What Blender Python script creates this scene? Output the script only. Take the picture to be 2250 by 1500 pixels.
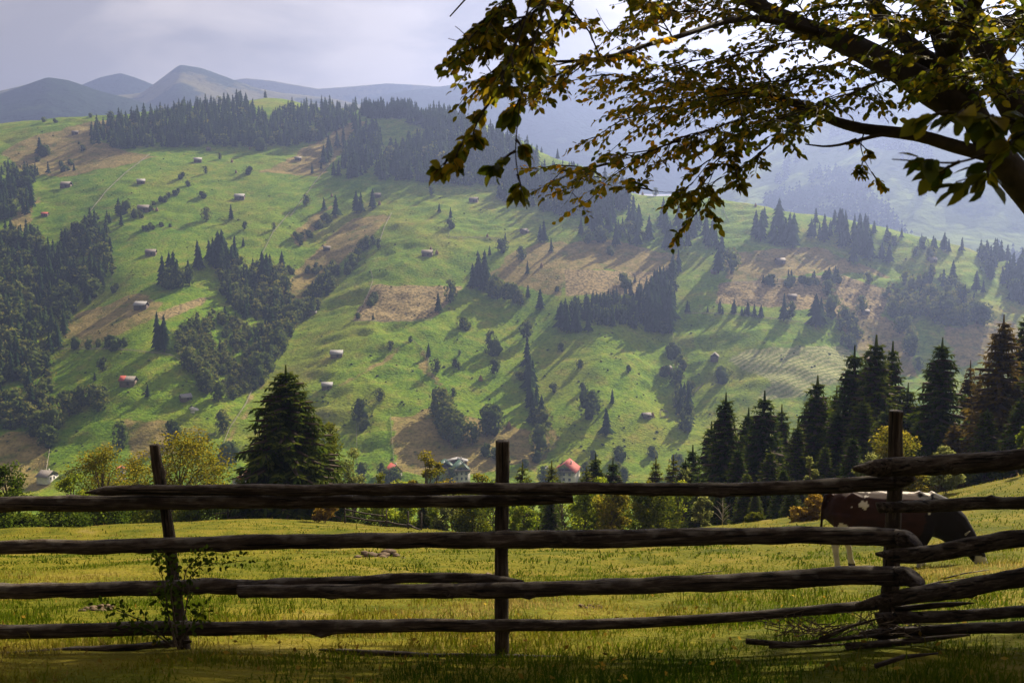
import bpy, math, random
import numpy as np
from mathutils import Vector, Matrix, Quaternion

# ------------------------------------------------------------------ scene, camera, light
for o in list(bpy.data.objects):
    bpy.data.objects.remove(o)
SC = bpy.context.scene
COL = SC.collection
R = math.radians
FPX, CX, CY = 2187.0, 1125.0, 750.0          # focal length and centre in photo pixels
PITCH = R(6.0)
cam_d = bpy.data.cameras.new('camera')
cam = bpy.data.objects.new('camera', cam_d)
COL.objects.link(cam)
cam_d.lens = 35.0
cam_d.sensor_width = 36.0
cam_d.clip_start = 0.05
cam_d.clip_end = 60000
cam.location = (0, 0, 0)
cam.rotation_euler = (R(90) - PITCH, 0, 0)
cam_d.dof.use_dof = True
cam_d.dof.focus_distance = 120.0
cam_d.dof.aperture_fstop = 8.0
SC.camera = cam

SUN_AZ, SUN_EL = R(36), R(34.5)                # azimuth clockwise from the view direction (+Y)
SUN_DIR = Vector((math.sin(SUN_AZ) * math.cos(SUN_EL), math.cos(SUN_AZ) * math.cos(SUN_EL), math.sin(SUN_EL)))
world = bpy.data.worlds.new('World')
SC.world = world
world.use_nodes = True
wn = world.node_tree.nodes
wl = world.node_tree.links
wn.clear()
w_out = wn.new('ShaderNodeOutputWorld')
w_bg = wn.new('ShaderNodeBackground')
w_bg.inputs["Strength"].default_value = 0.05
w_sky = wn.new('ShaderNodeTexSky')
w_sky.sky_type = 'NISHITA'
w_sky.sun_disc = False
w_sky.sun_elevation = SUN_EL
w_sky.sun_rotation = SUN_AZ
w_sky.air_density = 1.2
w_sky.dust_density = 2.0
w_tc = wn.new('ShaderNodeTexCoord')
w_map = wn.new('ShaderNodeMapping')
w_map.inputs['Scale'].default_value = (1.6, 1.6, 4.2)
w_n = wn.new('ShaderNodeTexNoise')
w_n.inputs['Scale'].default_value = 3.4
w_n.inputs['Detail'].default_value = 7
w_n.inputs['Roughness'].default_value = 0.52
w_n.inputs['Distortion'].default_value = 0.35
w_cr = wn.new('ShaderNodeValToRGB')          # cloud deck: grey lavender, thicker and thinner
w_cr.color_ramp.elements[0].position = 0.40
w_cr.color_ramp.elements[0].color = (2.6, 2.1, 1.8, 1)
w_cr.color_ramp.elements[1].position = 0.60
w_cr.color_ramp.elements[1].color = (5.5, 4.6, 3.9, 1)
w_mix = wn.new('ShaderNodeMixRGB')
w_mix.inputs['Fac'].default_value = 0.86
wl.new(w_tc.outputs['Generated'], w_map.inputs['Vector'])
wl.new(w_map.outputs['Vector'], w_n.inputs['Vector'])
wl.new(w_n.outputs['Fac'], w_cr.inputs['Fac'])
wl.new(w_sky.outputs['Color'], w_mix.inputs['Color1'])
# thin cloud is brighter round the sun (forward scattering), all round the sky
w_dot = wn.new('ShaderNodeVectorMath'); w_dot.operation = 'DOT_PRODUCT'; w_dot.inputs[1].default_value = SUN_DIR
wl.new(w_tc.outputs['Generated'], w_dot.inputs[0])
w_gl = wn.new('ShaderNodeMapRange'); w_gl.inputs['From Min'].default_value = -1; w_gl.inputs['From Max'].default_value = 1; w_gl.inputs['To Min'].default_value = 0.45; w_gl.inputs['To Max'].default_value = 1.35
w_gl.interpolation_type = 'SMOOTHERSTEP'
wl.new(w_dot.outputs['Value'], w_gl.inputs['Value'])
w_mul = wn.new('ShaderNodeVectorMath'); w_mul.operation = 'SCALE'
wl.new(w_cr.outputs['Color'], w_mul.inputs[0]); wl.new(w_gl.outputs['Result'], w_mul.inputs['Scale'])
wl.new(w_mul.outputs['Vector'], w_mix.inputs['Color2'])
wl.new(w_mix.outputs['Color'], w_bg.inputs['Color'])
wl.new(w_bg.outputs['Background'], w_out.inputs['Surface'])

sun_d = bpy.data.lights.new('sun', 'SUN')
sun = bpy.data.objects.new('sun', sun_d)
COL.objects.link(sun)
sun_d.energy = 5.0
sun_d.angle = R(0.6)
sun_d.color = (1.0, 0.87, 0.65)
sun.rotation_euler = SUN_DIR.to_track_quat('Z', 'Y').to_euler()

SC.view_settings.view_transform = 'Standard'
SC.view_settings.look = 'None'
SC.view_settings.gamma = 1.0
SC.view_settings.use_curve_mapping = False
SC.view_settings.exposure = 1.33
SC.render.engine = 'CYCLES'
SC.cycles.max_bounces = 6
SC.cycles.diffuse_bounces = 2
SC.cycles.glossy_bounces = 1
SC.cycles.transmission_bounces = 3
SC.cycles.volume_bounces = 0
SC.cycles.transparent_max_bounces = 4
SC.cycles.use_denoising = True
SC.cycles.caustics_reflective = False
SC.cycles.caustics_refractive = False

# ------------------------------------------------------------------ helpers
rng = np.random.default_rng(7)
random.seed(7)
TP = math.tan(PITCH)
cP, sP = math.cos(PITCH), math.sin(PITCH)

def ray(px, py):
    """direction of a photo pixel, scaled so that its forward (Y) part is 1"""
    px = np.asarray(px, float); py = np.asarray(py, float)
    dx = (px - CX) / FPX; dy = -(py - CY) / FPX
    y = cP + sP * dy
    return dx / y, (-sP + cP * dy) / y

def at(px, py, Y):
    a, b = ray(px, py)
    return np.array((float(a) * Y, Y, float(b) * Y))

def topx(p):
    x, y, z = p
    d = y * cP - z * sP; u = y * sP + z * cP
    return CX + FPX * x / d, CY - FPX * u / d

_lat = np.random.default_rng(99).random((8, 256, 256))
def vnoise(x, y, k=0):
    x = np.asarray(x, float); y = np.asarray(y, float)
    xi = np.floor(x).astype(int); yi = np.floor(y).astype(int)
    fx = x - xi; fy = y - yi
    fx = fx * fx * (3 - 2 * fx); fy = fy * fy * (3 - 2 * fy)
    L = _lat[k % 8]
    a = L[xi % 256, yi % 256]; b = L[(xi + 1) % 256, yi % 256]
    c = L[xi % 256, (yi + 1) % 256]; d = L[(xi + 1) % 256, (yi + 1) % 256]
    return (a * (1 - fx) + b * fx) * (1 - fy) + (c * (1 - fx) + d * fx) * fy - 0.5

def fbm(x, y, k=0, n=4, g=0.5):
    s = 0; a = 1
    for i in range(n):
        s = s + a * vnoise(x, y, k + i)
        x = x * 2.03 + 17.1; y = y * 2.03 + 5.3; a *= g
    return s

class TPS:
    def __init__(self, pts, reg=1e-3):
        P = np.array([p[:2] for p in pts], float); Z = np.array([p[2] for p in pts], float)
        self.c = P.mean(0); self.s = P.std()
        self.P = (P - self.c) / self.s
        n = len(P)
        A = np.zeros((n + 3, n + 3)); A[:n, :n] = self.k(self.P, self.P) + reg * np.eye(n)
        A[:n, n] = 1; A[:n, n + 1:] = self.P; A[n:, :n] = A[:n, n:].T
        self.w = np.linalg.solve(A, np.concatenate([Z, np.zeros(3)]))
    @staticmethod
    def k(a, b):
        d2 = ((a[:, None, :] - b[None, :, :]) ** 2).sum(2)
        return 0.5 * d2 * np.log(d2 + 1e-12)
    def __call__(self, x, y):
        sh = np.shape(x)
        Q = (np.stack([np.ravel(x), np.ravel(y)], 1) - self.c) / self.s
        out = np.empty(len(Q)); n = len(self.P)
        for i in range(0, len(Q), 20000):
            q = Q[i:i + 20000]
            out[i:i + 20000] = self.k(q, self.P) @ self.w[:n] + self.w[n] + q @ self.w[n + 1:]
        return out.reshape(sh)

def mesh_np(name, V, F, mats=(), midx=None, smooth=False, attrs=None, Q=None):
    """V (n,3); F (m,3) triangles; Q (k,4) quads, after the triangles"""
    me = bpy.data.meshes.new(name)
    V = np.asarray(V, np.float32).reshape(-1, 3)
    F = np.asarray(F if F is not None else np.zeros((0, 3)), np.int32).reshape(-1, 3)
    Q = np.asarray(Q if Q is not None else np.zeros((0, 4)), np.int32).reshape(-1, 4)
    me.vertices.add(len(V)); me.vertices.foreach_set('co', V.ravel())
    nl = 3 * len(F) + 4 * len(Q)
    me.loops.add(nl); me.loops.foreach_set('vertex_index', np.concatenate([F.ravel(), Q.ravel()]).astype(np.int32))
    st = np.concatenate([np.arange(len(F)) * 3, 3 * len(F) + np.arange(len(Q)) * 4]).astype(np.int32)
    me.polygons.add(len(st)); me.polygons.foreach_set('loop_start', st)
    if midx is not None:
        me.polygons.foreach_set('material_index', np.asarray(midx, np.int32))
    if smooth:
        me.polygons.foreach_set('use_smooth', np.ones(len(st), bool))
    for m in mats:
        me.materials.append(m)
    for k, v in (attrs or {}).items():
        v = np.asarray(v, np.float32)
        if v.ndim == 1:
            me.attributes.new(k, 'FLOAT', 'POINT').data.foreach_set('value', v)
        else:
            me.attributes.new(k, 'FLOAT_COLOR', 'POINT').data.foreach_set('color', np.concatenate([v, np.ones((len(v), 1))], 1).astype(np.float32).ravel())
    me.update(calc_edges=True)
    me.validate()
    return me

class MB:
    """collects shapes into one mesh"""
    def __init__(self):
        self.V = []; self.T = []; self.Q = []; self.A = []; self.n = 0
        self.tm = []; self.qm = []
    def add(self, V, T=None, Q=None, tint=0.5, m=0):
        V = np.asarray(V, float).reshape(-1, 3)
        self.V.append(V)
        if T is not None and len(T):
            T = np.asarray(T, int).reshape(-1, 3); self.T.append(T + self.n); self.tm.append(np.full(len(T), m))
        if Q is not None and len(Q):
            Q = np.asarray(Q, int).reshape(-1, 4); self.Q.append(Q + self.n); self.qm.append(np.full(len(Q), m))
        self.A.append(np.full(len(V), tint) if np.isscalar(tint) else np.asarray(tint, float))
        self.n += len(V)
        return self
    def box(self, c, s, rz=0, tint=0.5, m=0):
        x, y, z = np.array(s) / 2
        V = np.array([(-x, -y, -z), (x, -y, -z), (x, y, -z), (-x, y, -z), (-x, -y, z), (x, -y, z), (x, y, z), (-x, y, z)])
        if rz:
            co, si = math.cos(rz), math.sin(rz)
            V = np.stack([V[:, 0] * co - V[:, 1] * si, V[:, 0] * si + V[:, 1] * co, V[:, 2]], 1)
        return self.add(V + np.array(c), Q=[(0, 3, 2, 1), (4, 5, 6, 7), (0, 1, 5, 4), (1, 2, 6, 5), (2, 3, 7, 6), (3, 0, 4, 7)], tint=tint, m=m)
    def tube(self, P, rad, n=6, cap=True, jit=0.0, tint=0.5, squash=1.0, m=0):
        P = np.asarray(P, float); k = len(P)
        rad = np.broadcast_to(np.asarray(rad, float), (k,))
        T = np.gradient(P, axis=0); T /= np.linalg.norm(T, axis=1)[:, None] + 1e-12
        up = np.array((0, 0, 1.0)) if abs(T[:, 2]).mean() < 0.8 else np.array((0, 1.0, 0))
        a = np.linspace(0, 2 * math.pi, n, endpoint=False)
        V = np.empty((k, n, 3))
        for i in range(k):
            s = np.cross(T[i], up); s /= np.linalg.norm(s) + 1e-12
            u = np.cross(s, T[i])
            rr = rad[i] * (1 + jit * (rng.random(n) - 0.5) * 2) if jit else rad[i]
            V[i] = P[i] + (np.cos(a) * rr)[:, None] * s * squash + (np.sin(a) * rr)[:, None] * u
        i = np.arange(k - 1)[:, None] * n; j = np.arange(n)[None, :]; j2 = (j + 1) % n
        Q = np.stack([i + j, i + j2, i + n + j2, i + n + j], -1).reshape(-1, 4)
        V = V.reshape(-1, 3)
        T3 = []
        if cap:
            V = np.concatenate([V, P[:1], P[-1:]])
            c0, c1 = k * n, k * n + 1
            T3 = [(c0, (q + 1) % n, q) for q in range(n)] + [(c1, (k - 1) * n + q, (k - 1) * n + (q + 1) % n) for q in range(n)]
        return self.add(V, T3, Q, tint, m)
    def mesh(self, name, mats, smooth=False, shift=None):
        V = np.concatenate(self.V) if self.V else np.zeros((0, 3))
        if shift is not None:
            V = V - np.asarray(shift)
        T = np.concatenate(self.T) if self.T else None
        Q = np.concatenate(self.Q) if self.Q else None
        mi = np.concatenate(self.tm + self.qm) if (self.tm or self.qm) else None
        return mesh_np(name, V, T, mats if isinstance(mats, (list, tuple)) else [mats], mi, smooth, {'tint': np.concatenate(self.A)}, Q)

def obj(name, me, parent=None, loc=None, rz=0.0, sc=None):
    o = bpy.data.objects.new(name, me)
    COL.objects.link(o)
    if parent is not None:
        o.parent = parent
    if loc is not None:
        o.location = loc
    if rz:
        o.rotation_euler = (0, 0, rz)
    if sc is not None:
        o.scale = sc if hasattr(sc, '__len__') else (sc, sc, sc)
    return o

def tag(o, label, cat=None, group=None, kind=None):
    o['label'] = label
    if cat: o['category'] = cat
    if group: o['group'] = group
    if kind: o['kind'] = kind
    return o

def thing(name, label, cat, loc, rz=0.0, group=None, sc=None):
    return tag(obj(name, None, None, loc, rz, sc), label, cat, group)

def copy_tree(o, parent=None):
    c = o.copy(); COL.objects.link(c); c.parent = parent
    for ch in list(o.children):
        copy_tree(ch, c)
    return c

# ------------------------------------------------------------------ materials
def new_mat(name):
    m = bpy.data.materials.new(name); m.use_nodes = True
    m.node_tree.nodes.clear()
    return m, m.node_tree.nodes, m.node_tree.links

def ramp(N, stops):
    r = N.new('ShaderNodeValToRGB')
    e = r.color_ramp.elements
    while len(e) < len(stops): e.new(0.5)
    for i, (p, c) in enumerate(stops):
        e[i].position = p; e[i].color = (*c, 1)
    return r

def leaf_mat(name, stops, trans=0.45, objrand=0.25, rough=0.6, gain=1.0, spec=0.0):
    """foliage: tint per leaf, a shift per tree, light shining through"""
    m, N, L = new_mat(name)
    at_ = N.new('ShaderNodeAttribute'); at_.attribute_name = 'tint'
    oi = N.new('ShaderNodeObjectInfo')
    ma = N.new('ShaderNodeMath'); ma.operation = 'MULTIPLY_ADD'
    L.new(oi.outputs['Random'], ma.inputs[0]); ma.inputs[1].default_value = objrand
    L.new(at_.outputs['Fac'], ma.inputs[2])
    sub = N.new('ShaderNodeMath'); sub.operation = 'SUBTRACT'; sub.inputs[1].default_value = objrand / 2
    L.new(ma.outputs[0], sub.inputs[0])
    r = ramp(N, stops); L.new(sub.outputs[0], r.inputs['Fac'])
    gain *= 1.25
    d = N.new('ShaderNodeBsdfPrincipled'); d.inputs['Roughness'].default_value = rough
    d.inputs['Specular IOR Level'].default_value = spec
    t = N.new('ShaderNodeBsdfTranslucent')
    mx = N.new('ShaderNodeMixShader'); mx.inputs[0].default_value = trans
    g = N.new('ShaderNodeMixRGB'); g.blend_type = 'MULTIPLY'; g.inputs['Fac'].default_value = 1; g.inputs['Color2'].default_value = (1.25 * gain, 1.2 * gain, 0.7 * gain, 1)
    L.new(r.outputs['Color'], d.inputs['Base Color']); L.new(r.outputs['Color'], g.inputs['Color1']); L.new(g.outputs['Color'], t.inputs['Color'])
    o = N.new('ShaderNodeOutputMaterial')
    L.new(d.outputs[0], mx.inputs[1]); L.new(t.outputs[0], mx.inputs[2]); L.new(mx.outputs[0], o.inputs['Surface'])
    return m

def noise_mat(name, stops, scale=3.0, stretch=(1, 1, 1), rough=0.85, bump=0.3, detail=6, bscale=None, dist=0.02, objrand=0.0, spec=0.2, metal=0.0):
    m, N, L = new_mat(name)
    tc = N.new('ShaderNodeTexCoord'); mp = N.new('ShaderNodeMapping'); mp.inputs['Scale'].default_value = stretch
    L.new(tc.outputs['Object'], mp.inputs['Vector'])
    n = N.new('ShaderNodeTexNoise'); n.inputs['Scale'].default_value = scale; n.inputs['Detail'].default_value = detail; n.inputs['Roughness'].default_value = 0.62
    L.new(mp.outputs['Vector'], n.inputs['Vector'])
    r = ramp(N, stops)
    src = n.outputs['Fac']
    if objrand:
        oi = N.new('ShaderNodeObjectInfo'); ma = N.new('ShaderNodeMath'); ma.operation = 'MULTIPLY_ADD'
        L.new(oi.outputs['Random'], ma.inputs[0]); ma.inputs[1].default_value = objrand; L.new(src, ma.inputs[2])
        sb = N.new('ShaderNodeMath'); sb.operation = 'SUBTRACT'; sb.inputs[1].default_value = objrand / 2; L.new(ma.outputs[0], sb.inputs[0]); src = sb.outputs[0]
    L.new(src, r.inputs['Fac'])
    b = N.new('ShaderNodeBsdfPrincipled'); b.inputs['Roughness'].default_value = rough; b.inputs['Specular IOR Level'].default_value = spec; b.inputs['Metallic'].default_value = metal
    L.new(r.outputs['Color'], b.inputs['Base Color'])
    if bump:
        n2 = N.new('ShaderNodeTexNoise'); n2.inputs['Scale'].default_value = bscale or scale * 3; n2.inputs['Detail'].default_value = 5
        L.new(mp.outputs['Vector'], n2.inputs['Vector'])
        bp = N.new('ShaderNodeBump'); bp.inputs['Strength'].default_value = bump; bp.inputs['Distance'].default_value = dist
        L.new(n2.outputs['Fac'], bp.inputs['Height']); L.new(bp.outputs['Normal'], b.inputs['Normal'])
    o = N.new('ShaderNodeOutputMaterial'); L.new(b.outputs[0], o.inputs['Surface'])
    return m

M = {}
M['spruce'] = leaf_mat('spruce needles', [(0.0, (0.012, 0.026, 0.006)), (0.5, (0.036, 0.060, 0.010)), (1.0, (0.115, 0.130, 0.018))], 0.4, 0.3)
M['spruce_brown'] = leaf_mat('browned spruce needles', [(0.0, (0.036, 0.030, 0.010)), (0.5, (0.10, 0.072, 0.020)), (1.0, (0.17, 0.12, 0.03))], 0.36, 0.3)
M['spruce_yellow'] = leaf_mat('young spruce needles', [(0.0, (0.035, 0.055, 0.008)), (0.5, (0.11, 0.125, 0.016)), (1.0, (0.20, 0.18, 0.022))], 0.4, 0.3)
M['far_spruce'] = leaf_mat('far spruce needles', [(0.0, (0.010, 0.022, 0.009)), (0.5, (0.020, 0.040, 0.012)), (1.0, (0.055, 0.080, 0.020))], 0.2, 0.4)
M['far_leaf'] = leaf_mat('far broadleaf foliage', [(0.0, (0.028, 0.050, 0.012)), (0.5, (0.070, 0.100, 0.024)), (0.85, (0.125, 0.150, 0.036)), (1.0, (0.17, 0.165, 0.045))], 0.32, 0.5)
M['leaf_yellow'] = leaf_mat('yellowing leaves', [(0.0, (0.05, 0.065, 0.010)), (0.5, (0.15, 0.135, 0.018)), (1.0, (0.26, 0.19, 0.03))], 0.6, 0.15)
M['leaf_green'] = leaf_mat('green leaves', [(0.0, (0.05, 0.085, 0.010)), (0.5, (0.145, 0.185, 0.020)), (1.0, (0.27, 0.27, 0.04))], 0.6, 0.2)
M['leaf_pale'] = leaf_mat('pale willow leaves', [(0.0, (0.06, 0.075, 0.03)), (0.5, (0.13, 0.145, 0.06)), (1.0, (0.22, 0.22, 0.10))], 0.6, 0.2)
M['leaf_rust'] = leaf_mat('rusty leaves', [(0.0, (0.07, 0.05, 0.010)), (0.5, (0.16, 0.10, 0.018)), (1.0, (0.24, 0.16, 0.03))], 0.6, 0.2)
M['leaf_olive'] = leaf_mat('tan bush leaves', [(0.0, (0.08, 0.05, 0.012)), (0.5, (0.17, 0.11, 0.022)), (1.0, (0.26, 0.19, 0.045))], 0.6, 0.2)
M['leaf_dark'] = leaf_mat('dark hedge leaves', [(0.0, (0.018, 0.036, 0.006)), (0.5, (0.05, 0.078, 0.012)), (1.0, (0.11, 0.13, 0.022))], 0.6, 0.2)
M['beech'] = leaf_mat('beech leaves', [(0.0, (0.030, 0.045, 0.006)), (0.35, (0.085, 0.085, 0.009)), (0.62, (0.17, 0.125, 0.010)), (0.85, (0.34, 0.20, 0.014)), (1.0, (0.40, 0.17, 0.014))], 0.58, 0.15, 0.5, 1.35, 0.1)
M['rose'] = leaf_mat('briar leaves', [(0.0, (0.02, 0.035, 0.006)), (1.0, (0.07, 0.10, 0.015))], 0.45, 0.1)
M['bark'] = noise_mat('grey brown bark', [(0.3, (0.035, 0.024, 0.016)), (0.7, (0.11, 0.08, 0.055))], 6, (1, 1, 0.3), 0.9, 0.5)
M['beech_bark'] = noise_mat('beech bark', [(0.3, (0.014, 0.010, 0.007)), (0.7, (0.045, 0.032, 0.022))], 9, (1, 1, 1), 0.85, 0.5, dist=0.01)
M['far_bark'] = noise_mat('far bark', [(0.3, (0.06, 0.045, 0.035)), (0.7, (0.12, 0.09, 0.07))], 1, bump=0)

# ------------------------------------------------------------------ terrain: heights
_pyT = np.array([150, 250, 350, 450, 550, 650, 750, 850, 950, 1040, 1075.0])
_YT = np.array([1330, 1130, 960, 850, 765, 700, 640, 590, 540, 500, 482.0])
RIDGE = np.array([(-900, 330), (-500, 290), (0, 270), (200, 257), (330, 250), (470, 235), (580, 212), (700, 237), (850, 247), (980, 258),
                  (1100, 290), (1180, 325), (1260, 352), (1390, 425), (1500, 427), (1600, 440), (1700, 460), (1850, 488), (1950, 512), (2150, 552), (2250, 592), (2500, 660), (2900, 740), (3300, 800)], float)
# spurs stand nearer (-), gullies lie deeper (+): px, py, sx, sy, metres
BULGE = [(700, 560, 60, 110, 26), (640, 700, 60, 100, 26), (545, 860, 50, 90, 22), (350, 640, 120, 170, -22), (330, 850, 110, 90, -14), (120, 600, 70, 200, 18),
         (880, 620, 140, 150, -16), (800, 850, 120, 120, -12), (1160, 800, 70, 170, 12), (1330, 820, 120, 150, -12), (1500, 800, 70, 180, 12), (1700, 760, 130, 120, -14),
         (1930, 740, 60, 120, 22), (2110, 640, 80, 100, -16), (500, 400, 160, 110, -16), (780, 330, 70, 70, 14), (1250, 580, 120, 100, -12), (1700, 570, 140, 70, -12), (1380, 640, 60, 80, 10), (960, 330, 120, 60, -8)]
def depth_at(px, py):
    d = np.interp(py, _pyT, _YT)
    for a, b, sx, sy, m in BULGE:
        d = d + m * np.exp(-((px - a) / sx) ** 2 - ((py - b) / sy) ** 2)
    return d
pts = []
for px in np.arange(-900, 3301, 100.0):
    ry = np.interp(px, RIDGE[:, 0], RIDGE[:, 1])
    for t in np.linspace(0, 1, 10):
        py = 1060 + (ry - 1060) * t
        Y = float(depth_at(px, py)); a, b = ray(px, py)
        pts.append((float(a) * Y, Y, float(b) * Y))
    X, Yr, Zr = pts[-1]
    if int(px) % 200 == 0:
        for dY, dz in ((70, 14), (170, 62), (420, 190), (800, 330)):
            pts.append((X * (1 + dY / Yr), Yr + dY, Zr - dz))
        for Y, z in ((430, -126), (360, -122), (270, -98), (180, -66), (110, -38), (60, -22)):
            pts.append((float(a) * Y, Y, z))
far_tps = TPS(pts, 2e-4)
def spaced(lo, c0, c1, hi, d, D):
    core = np.arange(c0, c1, d)
    return np.concatenate([np.arange(lo, c0 - D / 2, D), core, np.arange(c1 + D / 2, hi, D)])
HX = spaced(-1500, -620, 620, 1500, 2.7, 30)
HY = spaced(96, 436, 1200, 1750, 2.5, 18)
gx, gy = np.meshgrid(HX, HY)
# interpolate the smooth part on a coarse grid, then refine (fast)
cxs = np.arange(-1530, 1560, 18.0); cys = np.arange(80, 1780, 15.0)
cg = far_tps(*np.meshgrid(cxs, cys))
def bil(G, xs, ys, x, y):
    x = np.asarray(x, float); y = np.asarray(y, float)
    i = np.clip(np.searchsorted(xs, x) - 1, 0, len(xs) - 2); j = np.clip(np.searchsorted(ys, y) - 1, 0, len(ys) - 2)
    u = np.clip((x - xs[i]) / (xs[i + 1] - xs[i]), 0, 1); v = np.clip((y - ys[j]) / (ys[j + 1] - ys[j]), 0, 1)
    return (G[j, i] * (1 - u) + G[j, i + 1] * u) * (1 - v) + (G[j + 1, i] * (1 - u) + G[j + 1, i + 1] * u) * v
def smooth_far(x, y):
    return bil(cg, cxs, cys, x, y)
hz = smooth_far(gx, gy)
inner = np.clip((gy - 430) / 60, 0, 1)
wx = gx + 9 * fbm(gx / 40, gy / 40, 3, 2); wy = gy + 9 * fbm(gx / 40, gy / 40, 5, 2)
hum = np.clip(0.55 + 1.3 * vnoise(gx / 90, gy / 90, 6), 0.12, 1.2)
hz = hz + inner * (9.0 * fbm(gx / 120, gy / 120, 0, 3) + hum * (3.4 * fbm(wx / 20, wy / 12, 1, 2, 0.5) + 2.0 * fbm(wx / 12, wy / 6.5, 3, 2, 0.6)))
def HF(x, y):
    return bil(hz, HX, HY, x, y)

_ys = np.arange(440, 1300, 2.0)
def hit(px, py):
    """world points where pixel rays meet the hillside (the crest where they pass above it)"""
    px = np.atleast_1d(np.asarray(px, float)); py = np.atleast_1d(np.asarray(py, float))
    out = np.empty((len(px), 3))
    for i in range(0, len(px), 400):
        a, b = ray(px[i:i + 400], py[i:i + 400])
        X = a[:, None] * _ys; Z = b[:, None] * _ys
        D = HF(X, np.broadcast_to(_ys, X.shape)) - Z
        up = D > 0
        k = np.where(up.any(1), up.argmax(1), D.argmax(1))
        Y = _ys[k].copy()
        r = np.arange(len(k)); k0 = np.maximum(k - 1, 0)
        d0, d1 = D[r, k0], D[r, k]
        f = np.where((d1 > 0) & (d0 < 0), d0 / (d0 - d1 + 1e-9), 1.0)
        Y = _ys[k0] + f * (Y - _ys[k0])
        out[i:i + 400] = np.stack([a * Y, Y, HF(a * Y, Y)], 1)
    return out

def inpoly(x, y, P):
    c = np.zeros(np.shape(x), bool); n = len(P)
    for i in range(n):
        x0, y0 = P[i][:2]; x1, y1 = P[(i + 1) % n][:2]
        s = ((y0 > y) != (y1 > y)) & (x < (x1 - x0) * (y - y0) / (y1 - y0 + 1e-12) + x0)
        c ^= s
    return c

def dens(P, n=6):
    P = np.asarray(P, float); out = []
    for i in range(len(P)):
        q = P[(i + 1) % len(P)]
        for t in np.linspace(0, 1, n, endpoint=False):
            out.append(P[i] + (q - P[i]) * t)
    return np.array(out)

# land cover: which field is dry brown, straw, mown, lush (field outlines read from the photograph, laid on the land)
FIELDS = {
    'dry': [
        [(0, 335), (60, 305), (190, 268), (330, 256), (340, 272), (200, 300), (270, 332), (340, 345), (250, 368), (130, 392), (60, 380)],
        [(560, 378), (600, 368), (770, 268), (805, 265), (745, 340), (705, 388)],
        [(610, 650), (700, 540), (780, 478), (860, 470), (845, 492), (770, 560), (650, 675)],
        [(1075, 600), (1120, 560), (1180, 533), (1350, 530), (1490, 560), (1480, 600), (1240, 590), (1235, 650), (1180, 645)],
        [(20, 490), (85, 430), (72, 480), (40, 520)],
        [(855, 915), (960, 900), (1200, 950), (1195, 1000), (1050, 1045), (870, 1035)],
        [(265, 925), (380, 922), (400, 1000), (285, 1012)],
        [(0, 950), (112, 940), (104, 1075), (-60, 1075)],
        [(1830, 650), (1990, 715), (2015, 835), (1900, 790), (1850, 720)],
        [(1580, 560), (1790, 540), (1960, 610), (1830, 600), (1600, 612)],
        [(2080, 720), (2230, 700), (2300, 800), (2100, 800)],
        [(735, 850), (800, 815), (890, 760), (895, 765), (803, 821), (738, 856)], [(500, 965), (540, 895), (566, 842), (573, 846), (548, 898), (508, 968)], [(905, 748), (938, 778), (945, 815), (965, 850), (955, 850), (936, 816), (928, 780)],
        [(1600, 640), (1640, 560), (1700, 545), (1720, 610)], [(1100, 990), (1200, 930), (1240, 960), (1180, 1040)], [(640, 520), (690, 470), (730, 455), (700, 500), (650, 545)],
        [(130, 745), (165, 690), (300, 645), (350, 665), (330, 700), (200, 765)],
    ],
    'straw': [
        [(818, 625), (1018, 629), (985, 664), (958, 696), (900, 706), (776, 705)],
        [(1574, 668), (1580, 622), (1850, 604), (1960, 640), (1930, 705), (1800, 682)],
        [(1240, 590), (1480, 600), (1420, 648), (1240, 650)],
        [(335, 690), (440, 655), (470, 650), (440, 670), (360, 705)],
    ],
    'mown': [
        [(1600, 790), (1640, 768), (1850, 758), (1900, 800), (1850, 835), (1760, 868), (1655, 885), (1700, 836), (1640, 815)],
    ],
}
warpx = gx + 5 * fbm(gx / 14, gy / 14, 2, 3); warpy = gy + 5 * fbm(gx / 14, gy / 14, 4, 3)
cover = np.zeros(gx.shape + (3,))
for ci, key in enumerate(('dry', 'straw', 'mown')):
    for P in FIELDS[key]:
        Wp = hit(*dens(P).T)
        mk = inpoly(warpx if key == 'dry' else gx, warpy if key == 'dry' else gy, Wp)
        cover[..., ci] = np.maximum(cover[..., ci], mk)
for ci in range(3):     # soften by one cell
    c = cover[..., ci]; c[1:-1, 1:-1] = (c[1:-1, 1:-1] * 4 + c[:-2, 1:-1] + c[2:, 1:-1] + c[1:-1, :-2] + c[1:-1, 2:]) / 8

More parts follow.
